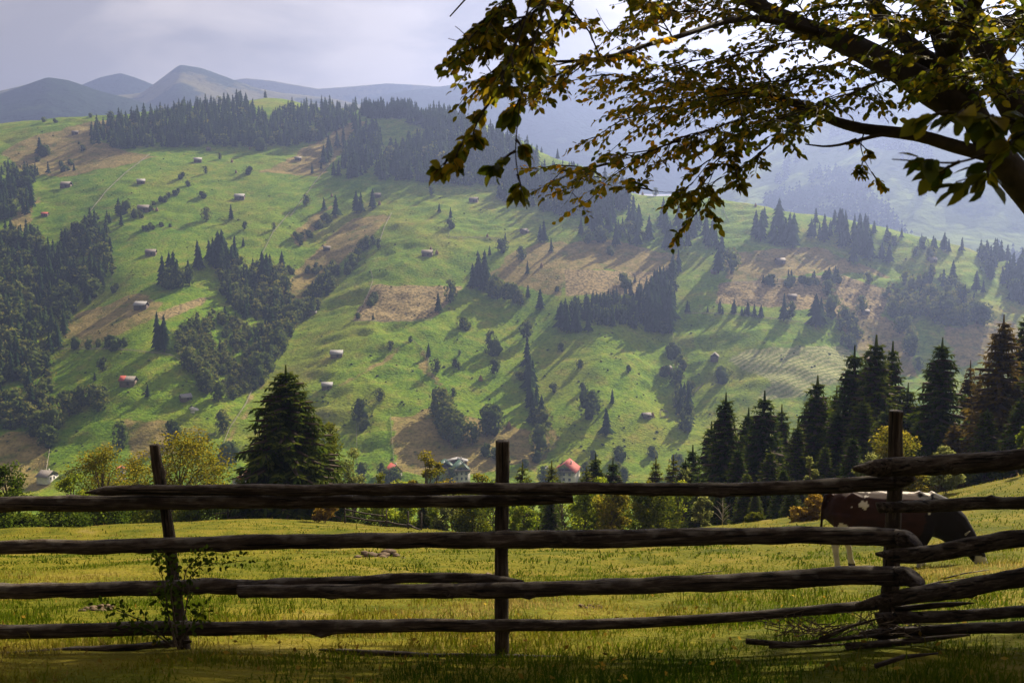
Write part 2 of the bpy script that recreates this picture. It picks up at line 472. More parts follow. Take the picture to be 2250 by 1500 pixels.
def hill_mat():
    m, N, L = new_mat('hillside pasture')
    tc = N.new('ShaderNodeTexCoord')
    co = N.new('ShaderNodeAttribute'); co.attribute_name = 'cover'
    sep = N.new('ShaderNodeSeparateColor'); L.new(co.outputs['Color'], sep.inputs['Color'])
    def noise(sc, det=5, st=(1, 1, 1)):
        mp = N.new('ShaderNodeMapping'); mp.inputs['Scale'].default_value = st; L.new(tc.outputs['Object'], mp.inputs['Vector'])
        n = N.new('ShaderNodeTexNoise'); n.inputs['Scale'].default_value = sc; n.inputs['Detail'].default_value = det; n.inputs['Roughness'].default_value = 0.6
        L.new(mp.outputs['Vector'], n.inputs['Vector']); return n
    def mix(a, b, f):
        x = N.new('ShaderNodeMixRGB')
        for s, v in ((x.inputs['Color1'], a), (x.inputs['Color2'], b)):
            if isinstance(v, tuple): s.default_value = (*v, 1)
            else: L.new(v, s)
        if isinstance(f, float): x.inputs['Fac'].default_value = f
        else: L.new(f, x.inputs['Fac'])
        return x.outputs['Color']
    n1 = noise(0.012, 4); n2 = noise(0.11, 6); n3 = noise(0.5, 4)
    g1 = ramp(N, [(0.32, (0.105, 0.215, 0.008)), (0.50, (0.170, 0.265, 0.010)), (0.60, (0.235, 0.265, 0.018)), (0.70, (0.28, 0.235, 0.050))]); L.new(n1.outputs['Fac'], g1.inputs['Fac'])
    g2 = ramp(N, [(0.36, (0.050, 0.135, 0.006)), (0.52, (0.165, 0.255, 0.014)), (0.66, (0.29, 0.250, 0.055))]); L.new(n2.outputs['Fac'], g2.inputs['Fac'])
    g3 = ramp(N, [(0.36, (0.42, 0.45, 0.40)), (0.56, (1.08, 1.06, 1.0))]); L.new(n3.outputs['Fac'], g3.inputs['Fac'])
    green = mix(g1.outputs['Color'], g2.outputs['Color'], 0.45)
    d1 = ramp(N, [(0.32, (0.14, 0.165, 0.03)), (0.46, (0.235, 0.190, 0.060)), (0.66, (0.34, 0.265, 0.10))]); L.new(n2.outputs['Fac'], d1.inputs['Fac'])
    s1 = ramp(N, [(0.34, (0.17, 0.135, 0.060)), (0.62, (0.38, 0.29, 0.14))]); L.new(n3.outputs['Fac'], s1.inputs['Fac'])
    wv = N.new('ShaderNodeTexWave'); wv.inputs['Scale'].default_value = 0.10; wv.inputs['Distortion'].default_value = 22; wv.inputs['Detail'].default_value = 3; wv.inputs['Detail Scale'].default_value = 0.25
    mpw = N.new('ShaderNodeMapping'); mpw.inputs['Rotation'].default_value = (0, 0, R(62)); L.new(tc.outputs['Object'], mpw.inputs['Vector']); L.new(mpw.outputs['Vector'], wv.inputs['Vector'])
    m1 = ramp(N, [(0.2, (0.21, 0.25, 0.08)), (0.8, (0.36, 0.36, 0.17))]); L.new(wv.outputs['Fac'], m1.inputs['Fac'])
    def soft(sock, amt=0.5):
        a = N.new('ShaderNodeMath'); a.operation = 'MULTIPLY_ADD'; L.new(n2.outputs['Fac'], a.inputs[0]); a.inputs[1].default_value = amt
        b = N.new('ShaderNodeMath'); b.operation = 'ADD'; L.new(sock, b.inputs[0]); b.inputs[1].default_value = -0.5 - amt / 2; L.new(b.outputs[0], a.inputs[2])
        c = N.new('ShaderNodeMath'); c.operation = 'MULTIPLY_ADD'; c.use_clamp = True; L.new(a.outputs[0], c.inputs[0]); c.inputs[1].default_value = 2.4; c.inputs[2].default_value = 0.5
        return c.outputs[0]
    col = mix(green, d1.outputs['Color'], soft(sep.outputs['Red'], 0.9))
    col = mix(col, s1.outputs['Color'], soft(sep.outputs['Green'], 0.25))
    col = mix(col, m1.outputs['Color'], soft(sep.outputs['Blue'], 0.35))
    tus = N.new('ShaderNodeMixRGB'); tus.blend_type = 'MULTIPLY'; tus.inputs['Fac'].default_value = 0.68; L.new(col, tus.inputs['Color1']); L.new(g3.outputs['Color'], tus.inputs['Color2']); col = tus.outputs['Color']
    b = N.new('ShaderNodeBsdfPrincipled'); b.inputs['Roughness'].default_value = 0.95; b.inputs['Specular IOR Level'].default_value = 0.05
    L.new(col, b.inputs['Base Color'])
    nb = noise(0.55, 5, (1, 1.6, 1))
    bp = N.new('ShaderNodeBump'); bp.inputs['Strength'].default_value = 0.7; bp.inputs['Distance'].default_value = 1.8
    L.new(nb.outputs['Fac'], bp.inputs['Height']); L.new(bp.outputs['Normal'], b.inputs['Normal'])
    # grass blades let low sun through: a little translucency
    t = N.new('ShaderNodeBsdfTranslucent'); L.new(col, t.inputs['Color'])
    o = N.new('ShaderNodeOutputMaterial'); L.new(b.outputs[0], o.inputs['Surface'])
    return m
M['hill'] = hill_mat()

def grid_faces(ny, nx):
    i = np.arange(ny - 1)[:, None] * nx; j = np.arange(nx - 1)[None, :]
    return np.stack([i + j, i + j + 1, i + nx + j + 1, i + nx + j], -1).reshape(-1, 4)
hill = obj('hillside', mesh_np('hillside', np.stack([gx, gy, hz], -1).reshape(-1, 3), None, [M['hill']], None, True, {'cover': cover.reshape(-1, 3)}, grid_faces(len(HY), len(HX))))
tag(hill, 'green pasture hillside across the valley with brown fields', kind='structure')

# near slope: the meadow below the camera
near_pts = [(0, 0, -1.7), (0, -8, -0.9), (-8, -8, -1.0), (8, -8, -0.8), (-6, 0, -1.75), (6, 0, -1.5), (12, 0, -1.3), (-12, 0, -1.8), (-25, 0, -2.4), (25, 0, -0.6)]
for px, py, Y in [(-600, 1500, 5.2), (0, 1500, 5.2), (560, 1500, 5.2), (1125, 1500, 5.2), (1700, 1500, 5.0), (2250, 1490, 4.8), (2800, 1450, 4.8),
                  (-300, 1440, 6.8), (100, 1436, 6.8), (405, 1428, 6.6), (760, 1440, 6.4), (1103, 1448, 6.4), (1500, 1438, 6.4), (1962, 1412, 6.3), (2250, 1405, 6.2), (2800, 1370, 6.2),
                  (0, 1350, 11), (560, 1350, 11), (1125, 1350, 11), (1700, 1335, 11), (2250, 1290, 11), (-600, 1355, 11), (2900, 1240, 11),
                  (0, 1255, 22), (560, 1252, 22), (1125, 1250, 22), (1500, 1243, 22), (1900, 1233, 20), (2250, 1226, 19), (-600, 1262, 22), (2900, 1185, 20),
                  (0, 1200, 38), (400, 1192, 38), (800, 1196, 38), (1125, 1198, 38), (1500, 1190, 38), (1850, 1165, 34), (2250, 1105, 30), (-600, 1210, 38), (2900, 1020, 30),
                  (0, 1166, 55), (200, 1158, 58), (420, 1146, 62), (640, 1143, 70), (860, 1162, 60), (1125, 1172, 56), (1500, 1168, 52), (1800, 1140, 46), (2060, 1096, 42), (2250, 1046, 44), (2900, 930, 44), (-600, 1180, 55)]:
    a, b = ray(px, py)
    near_pts.append((float(a) * Y, Y, float(b) * Y))
for px in (-700, 0, 600, 1200, 1700, 2250, 2900):
    a, _ = ray(px, 1100)
    rise = np.interp(px, [1500, 2250, 2900], [0, 3.5, 8])
    near_pts.append((float(a) * 90, 90, -32.0 + rise)); near_pts.append((float(a) * 130, 130, -47.0 + rise))
near_tps = TPS(near_pts, 2e-4)
NX = np.concatenate([np.arange(-80, -14, 1.2), np.arange(-14, 14, 0.22), np.arange(14, 80, 1.2)])
NY = np.concatenate([np.arange(-10, 2, 0.8), np.arange(2, 26, 0.22), np.arange(26, 122, 0.8)])
ngx, ngy = np.meshgrid(NX, NY)
cnx = np.arange(-82, 84, 1.6); cny = np.arange(-12, 126, 1.2)
cgn = near_tps(*np.meshgrid(cnx, cny))
nz = bil(cgn, cnx, cny, ngx, ngy)
nfade = np.clip((ngy - 7) / 10, 0.12, 1)
nz = nz + nfade * (0.30 * fbm(ngx / 9, ngy / 7, 2, 3) + 0.10 * fbm(ngx / 1.7, ngy / 1.3, 5, 3)) + 0.035 * fbm(ngx / 0.5, ngy / 0.5, 1, 2)
# two shallow terraces worn across the slope
for (Yt, amp, k) in ((33.0, 0.38, 2), (47.0, 0.4, 4)):
    s = (ngy - (Yt + 3.5 * fbm(ngx / 14, ngy * 0 + k, k, 2))) / 0.9
    nz = nz + amp * np.exp(-s * s) * np.clip(0.5 + 1.6 * vnoise(ngx / 8, ngy * 0 + 3.3, k + 1), 0, 1) * (ngx < 16)
def NF(x, y):
    return bil(nz, NX, NY, x, y)
def near_at(px, Y, dz=0.0):
    a, _ = ray(px, 1100)
    x = float(a) * Y
    return np.array((x, Y, float(NF(x, Y)) + dz))

def meadow_mat():
    m, N, L = new_mat('grazed meadow turf')
    tc = N.new('ShaderNodeTexCoord')
    n = N.new('ShaderNodeTexNoise'); n.inputs['Scale'].default_value = 0.55; n.inputs['Detail'].default_value = 8; n.inputs['Roughness'].default_value = 0.65
    L.new(tc.outputs['Object'], n.inputs['Vector'])
    r = ramp(N, [(0.30, (0.045, 0.062, 0.004)), (0.48, (0.108, 0.106, 0.007)), (0.60, (0.155, 0.130, 0.013)), (0.75, (0.21, 0.165, 0.05))]); L.new(n.outputs['Fac'], r.inputs['Fac'])
    n2 = N.new('ShaderNodeTexNoise'); n2.inputs['Scale'].default_value = 9; n2.inputs['Detail'].default_value = 6; L.new(tc.outputs['Object'], n2.inputs['Vector'])
    b = N.new('ShaderNodeBsdfPrincipled'); b.inputs['Roughness'].default_value = 0.95; b.inputs['Specular IOR Level'].default_value = 0.05
    L.new(r.outputs['Color'], b.inputs['Base Color'])
    bp = N.new('ShaderNodeBump'); bp.inputs['Strength'].default_value = 0.8; bp.inputs['Distance'].default_value = 0.12
    L.new(n2.outputs['Fac'], bp.inputs['Height']); L.new(bp.outputs['Normal'], b.inputs['Normal'])
    o = N.new('ShaderNodeOutputMaterial'); L.new(b.outputs[0], o.inputs['Surface'])
    return m
M['meadow'] = meadow_mat()
meadow = obj('meadow', mesh_np('meadow', np.stack([ngx, ngy, nz], -1).reshape(-1, 3), None, [M['meadow']], None, True, None, grid_faces(len(NY), len(NX))))
tag(meadow, 'sunlit yellow green grazed meadow falling away from the fence', kind='structure')

# ------------------------------------------------------------------ far mountains
def mountain_mat(name, forest, grass, cut, scale):
    m, N, L = new_mat(name)
    tc = N.new('ShaderNodeTexCoord')
    n = N.new('ShaderNodeTexNoise'); n.inputs['Scale'].default_value = scale; n.inputs['Detail'].default_value = 9; n.inputs['Roughness'].default_value = 0.62
    L.new(tc.outputs['Object'], n.inputs['Vector'])
    r = ramp(N, [(cut - 0.03, forest), (cut + 0.03, grass)]); L.new(n.outputs['Fac'], r.inputs['Fac'])
    b = N.new('ShaderNodeBsdfPrincipled'); b.inputs['Roughness'].default_value = 1; b.inputs['Specular IOR Level'].default_value = 0
    L.new(r.outputs['Color'], b.inputs['Base Color'])
    n2 = N.new('ShaderNodeTexNoise'); n2.inputs['Scale'].default_value = 0.05; n2.inputs['Detail'].default_value = 6; L.new(tc.outputs['Object'], n2.inputs['Vector'])
    bp = N.new('ShaderNodeBump'); bp.inputs['Strength'].default_value = 0.7; bp.inputs['Distance'].default_value = 12
    L.new(n2.outputs['Fac'], bp.inputs['Height']); L.new(bp.outputs['Normal'], b.inputs['Normal'])
    o = N.new('ShaderNodeOutputMaterial'); L.new(b.outputs[0], o.inputs['Surface'])
    return m
M['mt_forest'] = mountain_mat('forested mountain', (0.016, 0.030, 0.014), (0.05, 0.075, 0.024), 0.62, 0.006)
M['mt_grass'] = mountain_mat('grassy mountain', (0.022, 0.036, 0.016), (0.13, 0.12, 0.05), 0.44, 0.005)
M['mt_mix'] = mountain_mat('far patchwork slope', (0.06, 0.09, 0.025), (0.17, 0.22, 0.05), 0.45, 0.0065)

def ridge_mesh(name, sky, Y0, Y1, pyb, mat, label, wob=0.02, nx=260, nt=44, k=0):
    """a mountain: foot line at distance Y0, crest at Y1, falling away behind"""
    sky = np.array(sky, float)
    px = np.linspace(sky[0, 0], sky[-1, 0], nx)
    sy = np.interp(px, sky[:, 0], sky[:, 1])
    ker = np.hanning(5); ker /= ker.sum()
    sy = np.convolve(np.pad(sy, 2, 'edge'), ker, 'valid')
    t = np.concatenate([np.linspace(0, 1, nt), [1.04, 1.12, 1.3]])
    V = np.empty((len(t), nx, 3))
    a0, b0 = ray(px, np.full(nx, pyb)); a1, b1 = ray(px, sy)
    z0 = b0 * Y0; z1 = b1 * Y1
    for i, tt in enumerate(t):
        Y = Y0 + (Y1 - Y0) * tt
        s = min(tt, 1.0)
        z = z0 + (z1 - z0) * (s ** 1.05) - max(0, tt - 1) * (Y1 - Y0) * 0.8
        aa = a0 + (a1 - a0) * s
        x = aa * Y
        w = wob * (Y1 - Y0) * (fbm(x / (Y1 * 0.09), np.full(nx, Y) / (Y1 * 0.09), k, 4)) * (0.25 + 1.5 * math.sin(math.pi * min(s, 1)))
        V[i] = np.stack([x, np.full(nx, Y) , z + w], 1)
    o = obj(name, mesh_np(name, V.reshape(-1, 3), None, [mat], None, True, None, grid_faces(len(t), nx)))
    tag(o, label, kind='structure')
    return V

VR = ridge_mesh('hazy_hillside', [(1150, 600), (1330, 520), (1450, 445), (1560, 395), (1700, 320), (1830, 235), (1900, 190), (2000, 160), (2150, 110), (2300, 60), (2600, 20), (3000, 0), (3400, -20)], 1330, 2250, 690, M['mt_mix'], 'hazy patchwork hillside rising behind the overhanging branches', 0.05, 300, 70, 1)
ridge_mesh('mountain', [(500, 330), (700, 250), (850, 205), (1000, 186), (1100, 166), (1240, 150), (1330, 158), (1450, 176), (1600, 190), (1750, 160), (2000, 130), (2400, 100), (2900, 90), (3500, 120)], 2500, 3200, 430, M['mt_forest'], 'pale blue mountain fading out behind the leafy branches', 0.05, k=2)
ridge_mesh('mountain', [(-700, 320), (-300, 230), (-100, 215), (0, 200), (60, 186), (110, 190), (160, 195), (240, 212), (310, 205), (345, 180), (395, 142), (440, 150), (500, 170), (560, 193), (620, 207), (720, 216), (850, 245), (1000, 300)], 2300, 2950, 330, M['mt_grass'], 'rounded grassy peak above dark forest at the skyline', 0.04, k=3)
ridge_mesh('mountain', [(-900, 260), (-500, 205), (-200, 200), (0, 202), (90, 205), (160, 195), (220, 170), (265, 161), (300, 172), (360, 196), (480, 210), (600, 230)], 3000, 3300, 330, M['mt_forest'], 'small pale peak between the dark ridge and the grassy peak', 0.03, k=4)
ridge_mesh('mountain', [(-1000, 330), (-500, 260), (0, 205), (70, 182), (105, 170), (150, 176), (215, 198), (280, 214), (360, 240), (480, 280), (600, 330)], 2000, 2500, 330, M['mt_forest'], 'dark blue forested ridge at the far end of the pasture', 0.05, k=5)
ridge_mesh('mountain', [(200, 250), (400, 205), (490, 180), (540, 172), (600, 178), (700, 196), (780, 190), (850, 184), (930, 188), (1000, 194), (1100, 215), (1300, 260)], 3350, 3550, 300, M['mt_grass'], 'faintest ridge on the skyline under the cloud', 0.03, k=6)  # paler grass colour stands in for haze fade on this ridge

# ------------------------------------------------------------------ the hazy air
def haze_box():
    x0, x1, y0, y1, z0, z1 = -4600, 4600, -300, 4100, -420, 640
    mb = MB().box(((x0 + x1) / 2, (y0 + y1) / 2, (z0 + z1) / 2), (x1 - x0, y1 - y0, z1 - z0))
    m, N, L = new_mat('haze')
    v = N.new('ShaderNodeVolumePrincipled')
    v.inputs['Color'].default_value = (0.41, 0.53, 1.0, 1)
    v.inputs['Density'].default_value = 0.00026
    v.inputs['Anisotropy'].default_value = 0.62
    o = N.new('ShaderNodeOutputMaterial'); L.new(v.outputs[0], o.inputs['Volume'])
    m.cycles.homogeneous_volume = True
    b = obj('haze', mb.mesh('haze', m))
    tag(b, 'pale blue haze filling the valley air', kind='stuff')
haze_box()

# ------------------------------------------------------------------ trees far away: light meshes, shared between copies
def far_spruce(seed, tiers=7, n=7, slim=0.21):
    g = np.random.default_rng(seed); mb = MB()
    for k in range(tiers):
        t = k / tiers
        z0 = 0.10 + 0.86 * t; rr = slim * (1 - t) ** 0.8 * (0.85 + 0.3 * g.random())
        hh = 0.30 * (1 - 0.45 * t)
        a = (np.arange(2 * n) + g.random()) * math.pi / n
        r = rr * np.where(np.arange(2 * n) % 2, 0.52, 1.0) * (0.75 + 0.5 * g.random(2 * n))
        zz = z0 - 0.05 * (1 - t) * np.where(np.arange(2 * n) % 2, 0, 1) + 0.02 * g.random(2 * n)
        V = np.concatenate([np.stack([r * np.cos(a), r * np.sin(a), zz], 1), [(0.01 * g.normal(), 0.01 * g.normal(), min(1.0, z0 + hh))]])
        T = [(q, (q + 1) % (2 * n), 2 * n) for q in range(2 * n)]
        tint = np.concatenate([np.where(np.arange(2 * n) % 2, 0.25, 0.6) + 0.3 * (g.random(2 * n) - 0.5), [0.45]])
        mb.add(V, T, tint=tint)
    mb.tube([(0, 0, -0.06), (0, 0, 0.2)], [0.022, 0.018], 5, False, m=1)
    return mb

_ico = None
def ico():
    global _ico
    if _ico is None:
        p = (1 + 5 ** 0.5) / 2
        V = np.array([(-1, p, 0), (1, p, 0), (-1, -p, 0), (1, -p, 0), (0, -1, p), (0, 1, p), (0, -1, -p), (0, 1, -p), (p, 0, -1), (p, 0, 1), (-p, 0, -1), (-p, 0, 1)], float)
        F = [(0, 11, 5), (0, 5, 1), (0, 1, 7), (0, 7, 10), (0, 10, 11), (1, 5, 9), (5, 11, 4), (11, 10, 2), (10, 7, 6), (7, 1, 8), (3, 9, 4), (3, 4, 2), (3, 2, 6), (3, 6, 8), (3, 8, 9), (4, 9, 5), (2, 4, 11), (6, 2, 10), (8, 6, 7), (9, 8, 1)]
        _ico = (V / np.linalg.norm(V[0]), np.array(F))
    return _ico

def leaf_quads(C, D, U, ln, wd):
    """diamond leaves: centre C, long axis D, side axis U (unit), arrays"""
    ln = np.asarray(ln)[:, None]; wd = np.asarray(wd)[:, None]
    V = np.stack([C - D * ln / 2, C + U * wd / 2, C + D * ln / 2, C - U * wd / 2], 1)
    return V.reshape(-1, 3), (np.arange(len(C))[:, None] * 4 + np.arange(4)[None, :])

def rand_dirs(g, n):
    v = g.normal(size=(n, 3)); return v / np.linalg.norm(v, axis=1)[:, None]

def perp(g, D):
    r = rand_dirs(g, len(D)); u = np.cross(D, r); return u / (np.linalg.norm(u, axis=1)[:, None] + 1e-9)

def far_broadleaf(seed, wide=0.34, nl=150, lo=0.12, lumps=7):
    g = np.random.default_rng(seed); mb = MB()
    V0, F0 = ico()
    for k in range(lumps):
        z = lo + (0.92 - lo) * (k + 0.5) / lumps
        prof = wide * math.sin(math.pi * min(0.97, 0.16 + 0.8 * (z - lo) / (1 - lo))) ** 0.7
        a = g.random() * 6.28; r = prof * 0.55 * g.random() ** 0.5
        c = np.array((r * math.cos(a), r * math.sin(a), z)); s = prof * (0.42 + 0.25 * g.random())
        mb.add(V0 * s * (0.75 + 0.5 * g.random((12, 1))) * np.array((1, 1, 1.1)) + c, F0, tint=np.clip(0.32 + 0.25 * V0[:, 2] + 0.2 * (g.random(12) - 0.5), 0, 1))
    z = lo + (1.0 - lo) * g.random(nl); f = (z - lo) / (1 - lo)
    prof = wide * np.sin(np.pi * np.clip(0.14 + 0.82 * f, 0, 0.985)) ** 0.7 * (0.75 + 0.4 * g.random(nl))
    a = g.random(nl) * 6.28
    C = np.stack([prof * np.cos(a), prof * np.sin(a), z], 1) + g.normal(size=(nl, 3)) * 0.012
    D = rand_dirs(g, nl)
    V, Q = leaf_quads(C, D, perp(g, D), 0.09 + 0.07 * g.random(nl), 0.06 + 0.05 * g.random(nl))
    mb.add(V, None, Q, np.repeat(np.clip(0.35 + 0.55 * g.random(nl), 0, 1), 4))
    mb.tube([(0, 0, -0.06), (0.01, 0, 0.35)], [0.03, 0.02], 5, False, m=1)
    return mb

SP_MB = [far_spruce(100 + i, 7, 7, 0.20 + 0.025 * (i % 3)) for i in range(6)]
SP = [b.mesh('spruce_tree', [M['far_spruce'], M['far_bark']]) for b in SP_MB]
BL_MB = [far_broadleaf(200 + i, 0.30 + 0.04 * (i % 3), 150) for i in range(6)]
BL = [b.mesh('broadleaf_tree', [M['far_leaf'], M['far_bark']]) for b in BL_MB]
BU_MB = [far_broadleaf(300 + i, 0.62, 130, 0.0, 6) for i in range(4)]
BU = [b.mesh('shrub', [M['far_leaf'], M['far_bark']]) for b in BU_MB]
# lighter meshes for the closed woods
WS_MB = [far_spruce(400 + i, 5, 5, 0.19) for i in range(5)]
WB_MB = [far_broadleaf(450 + i, 0.30, 60, 0.1, 4) for i in range(4)]

def poly_samples(P, n, g):
    P = np.array(P, float); lo, hi = P.min(0), P.max(0); out = []
    while len(out) < n:
        q = lo + (hi - lo) * g.random((4 * n + 20, 2))
        q = q[inpoly(q[:, 0], q[:, 1], P)]
        out += list(q)
    return np.array(out[:n])

def stand(mbs, pts, H, mats, name, g):
    """many trees of a closed wood in one mesh"""
    Vs, Ts, Qs, As, tm, qm = [], [], [], [], [], []; n = 0
    for p, h in zip(pts, H):
        b = mbs[g.integers(len(mbs))]
        V = np.concatenate(b.V); a = g.random() * 6.28; co, si = math.cos(a), math.sin(a)
        w = h * (1.0 + 0.45 * g.random())
        V = np.stack([(V[:, 0] * co - V[:, 1] * si) * w, (V[:, 0] * si + V[:, 1] * co) * w, V[:, 2] * h], 1) + p
        Vs.append(V); T = np.concatenate(b.T); Ts.append(T + n); tm.append(np.concatenate(b.tm))
        Q = np.concatenate(b.Q); Qs.append(Q + n); qm.append(np.concatenate(b.qm))
        As.append(np.clip(np.concatenate(b.A) + 0.5 * (g.random() - 0.5), 0, 1)); n += len(V)
    return mesh_np(name, np.concatenate(Vs), np.concatenate(Ts), mats, np.concatenate(tm + qm), False, {'tint': np.concatenate(As)}, np.concatenate(Qs))

# closed woods that read as one mass: outline, label, trees, share of broadleaves, tree height in metres
WOODS = [
    ([(190, 305), (215, 278), (255, 268), (330, 258), (400, 242), (470, 232), (530, 226), (552, 232), (560, 262), (600, 258), (640, 242), (700, 240), (795, 243), (800, 258), (770, 275), (700, 312), (640, 322), (560, 326), (480, 322), (400, 324), (330, 326), (270, 330), (205, 318)], 'dark spruce forest crowning the left ridge below the grassy peak', 800, 0.06, 17),
    ([(800, 246), (850, 243), (900, 245), (925, 262), (850, 262), (805, 262)], 'spruce wood on the ridge right of the crowning forest', 190, 0.0, 17),
    ([(915, 268), (950, 252), (1010, 262), (1040, 282), (1020, 292), (940, 290)], 'rounded spruce wood behind the hanging twig on the ridge', 200, 0.0, 17),
    ([(742, 388), (762, 330), (790, 300), (815, 282), (842, 306), (835, 350), (800, 385), (770, 398)], 'narrow spruce wood between the brown field and the large dark wood', 130, 0.08, 18),
    ([(822, 398), (850, 342), (960, 300), (1060, 292), (1120, 312), (1170, 345), (1190, 372), (1110, 400), (1075, 412), (950, 405), (900, 398)], 'large dark spruce wood behind the hanging beech twigs', 480, 0.06, 19),
    ([(1092, 440), (1125, 390), (1170, 380), (1260, 395), (1370, 415), (1384, 455), (1330, 482), (1240, 478), (1180, 462)], 'dark spruce wood low under the yellow beech spray', 300, 0.04, 19),
    ([(-60, 360), (60, 372), (122, 372), (75, 402), (70, 470), (20, 480), (-60, 500)], 'wooded corner at the left edge below the brown pasture', 120, 0.35, 17),
    ([(-80, 520), (60, 525), (130, 535), (190, 500), (245, 482), (258, 590), (225, 650), (170, 690), (135, 760), (70, 830), (0, 860), (-80, 880)], 'big mixed wood filling the left edge', 470, 0.42, 18),
    ([(-60, 900), (20, 880), (75, 800), (112, 785), (125, 890), (115, 960), (50, 945), (-60, 960)], 'shadowy broadleaf copse in the lower left corner', 90, 0.7, 15),
    ([(480, 600), (520, 590), (545, 605), (600, 595), (640, 640), (652, 690), (615, 765), (580, 845), (555, 860), (560, 790), (565, 720), (520, 690), (490, 650)], 'mixed wood running down the gully past the big meadow spruce', 190, 0.5, 16),
    ([(385, 770), (400, 725), (440, 700), (500, 695), (550, 725), (550, 790), (540, 870), (510, 880), (470, 850), (410, 795)], 'pale young broadleaf thicket beside the gully wood', 190, 0.97, 10),
    ([(655, 690), (690, 640), (730, 600), (752, 598), (735, 640), (690, 690), (665, 705)], 'broadleaf strip climbing out of the gully wood', 60, 0.75, 15),
    ([(1205, 695), (1290, 662), (1370, 655), (1440, 620), (1475, 600), (1488, 640), (1475, 738), (1400, 725), (1300, 712)], 'young spruce plantation in the middle of the slope', 300, 0.14, 11),
    ([(1940, 655), (1990, 620), (2050, 610), (2110, 640), (2150, 690), (2090, 720), (2010, 700), (1960, 690)], 'greyish birch wood in the hollow above the tall dark spruces', 75, 0.85, 15),
    ([(2148, 560), (2200, 560), (2300, 610), (2320, 690), (2230, 670), (2170, 612)], 'spruce wood at the right end of the near ridge', 130, 0.25, 17),
    ([(1840, 700), (1862, 690), (1890, 740), (1882, 775), (1850, 760)], 'small grey copse in the gully beside the mown field', 26, 0.8, 14),
]
g = np.random.default_rng(21)
for P, lab, n, bl, h in WOODS:
    q = poly_samples(P, int(n * 1.35), g)
    q = q[vnoise(q[:, 0] / 23, q[:, 1] / 17, 2) > (-0.30 if bl > 0.1 else -0.42)]; n = len(q)     # clearings
    W = hit(q[:, 0], q[:, 1]); W[:, 2] -= 0.3
    isb = g.random(n) < bl
    H = 0.9 * h * (0.5 + 0.65 * g.random(n)) * np.where(isb, 0.8, 1.0)
    o = obj('forest', None)
    bpy.data.objects.remove(o)
    parts = []
    ns = int((~isb).sum())
    mbs = WS_MB + WB_MB
    # one mesh: spruces first, then broadleaves
    Vs = []
    if ns and ns < n:
        e = thing('forest', lab, 'forest', (0, 0, 0)); e['kind'] = 'stuff'
        s = obj('spruces', stand(WS_MB, W[~isb], H[~isb], [M['far_spruce'], M['far_bark']], 'forest', g), e); s['kind'] = 'stuff'
        b = obj('broadleaves', stand(WB_MB, W[isb], H[isb], [M['far_leaf'], M['far_bark']], 'forest', g), e); b['kind'] = 'stuff'
    else:
        mb_, mt = (WS_MB, M['far_spruce']) if ns else (WB_MB, M['far_leaf'])
        e = obj('forest', stand(mb_, W, H, [mt, M['far_bark']], 'forest', g)); tag(e, lab, 'forest', kind='stuff')

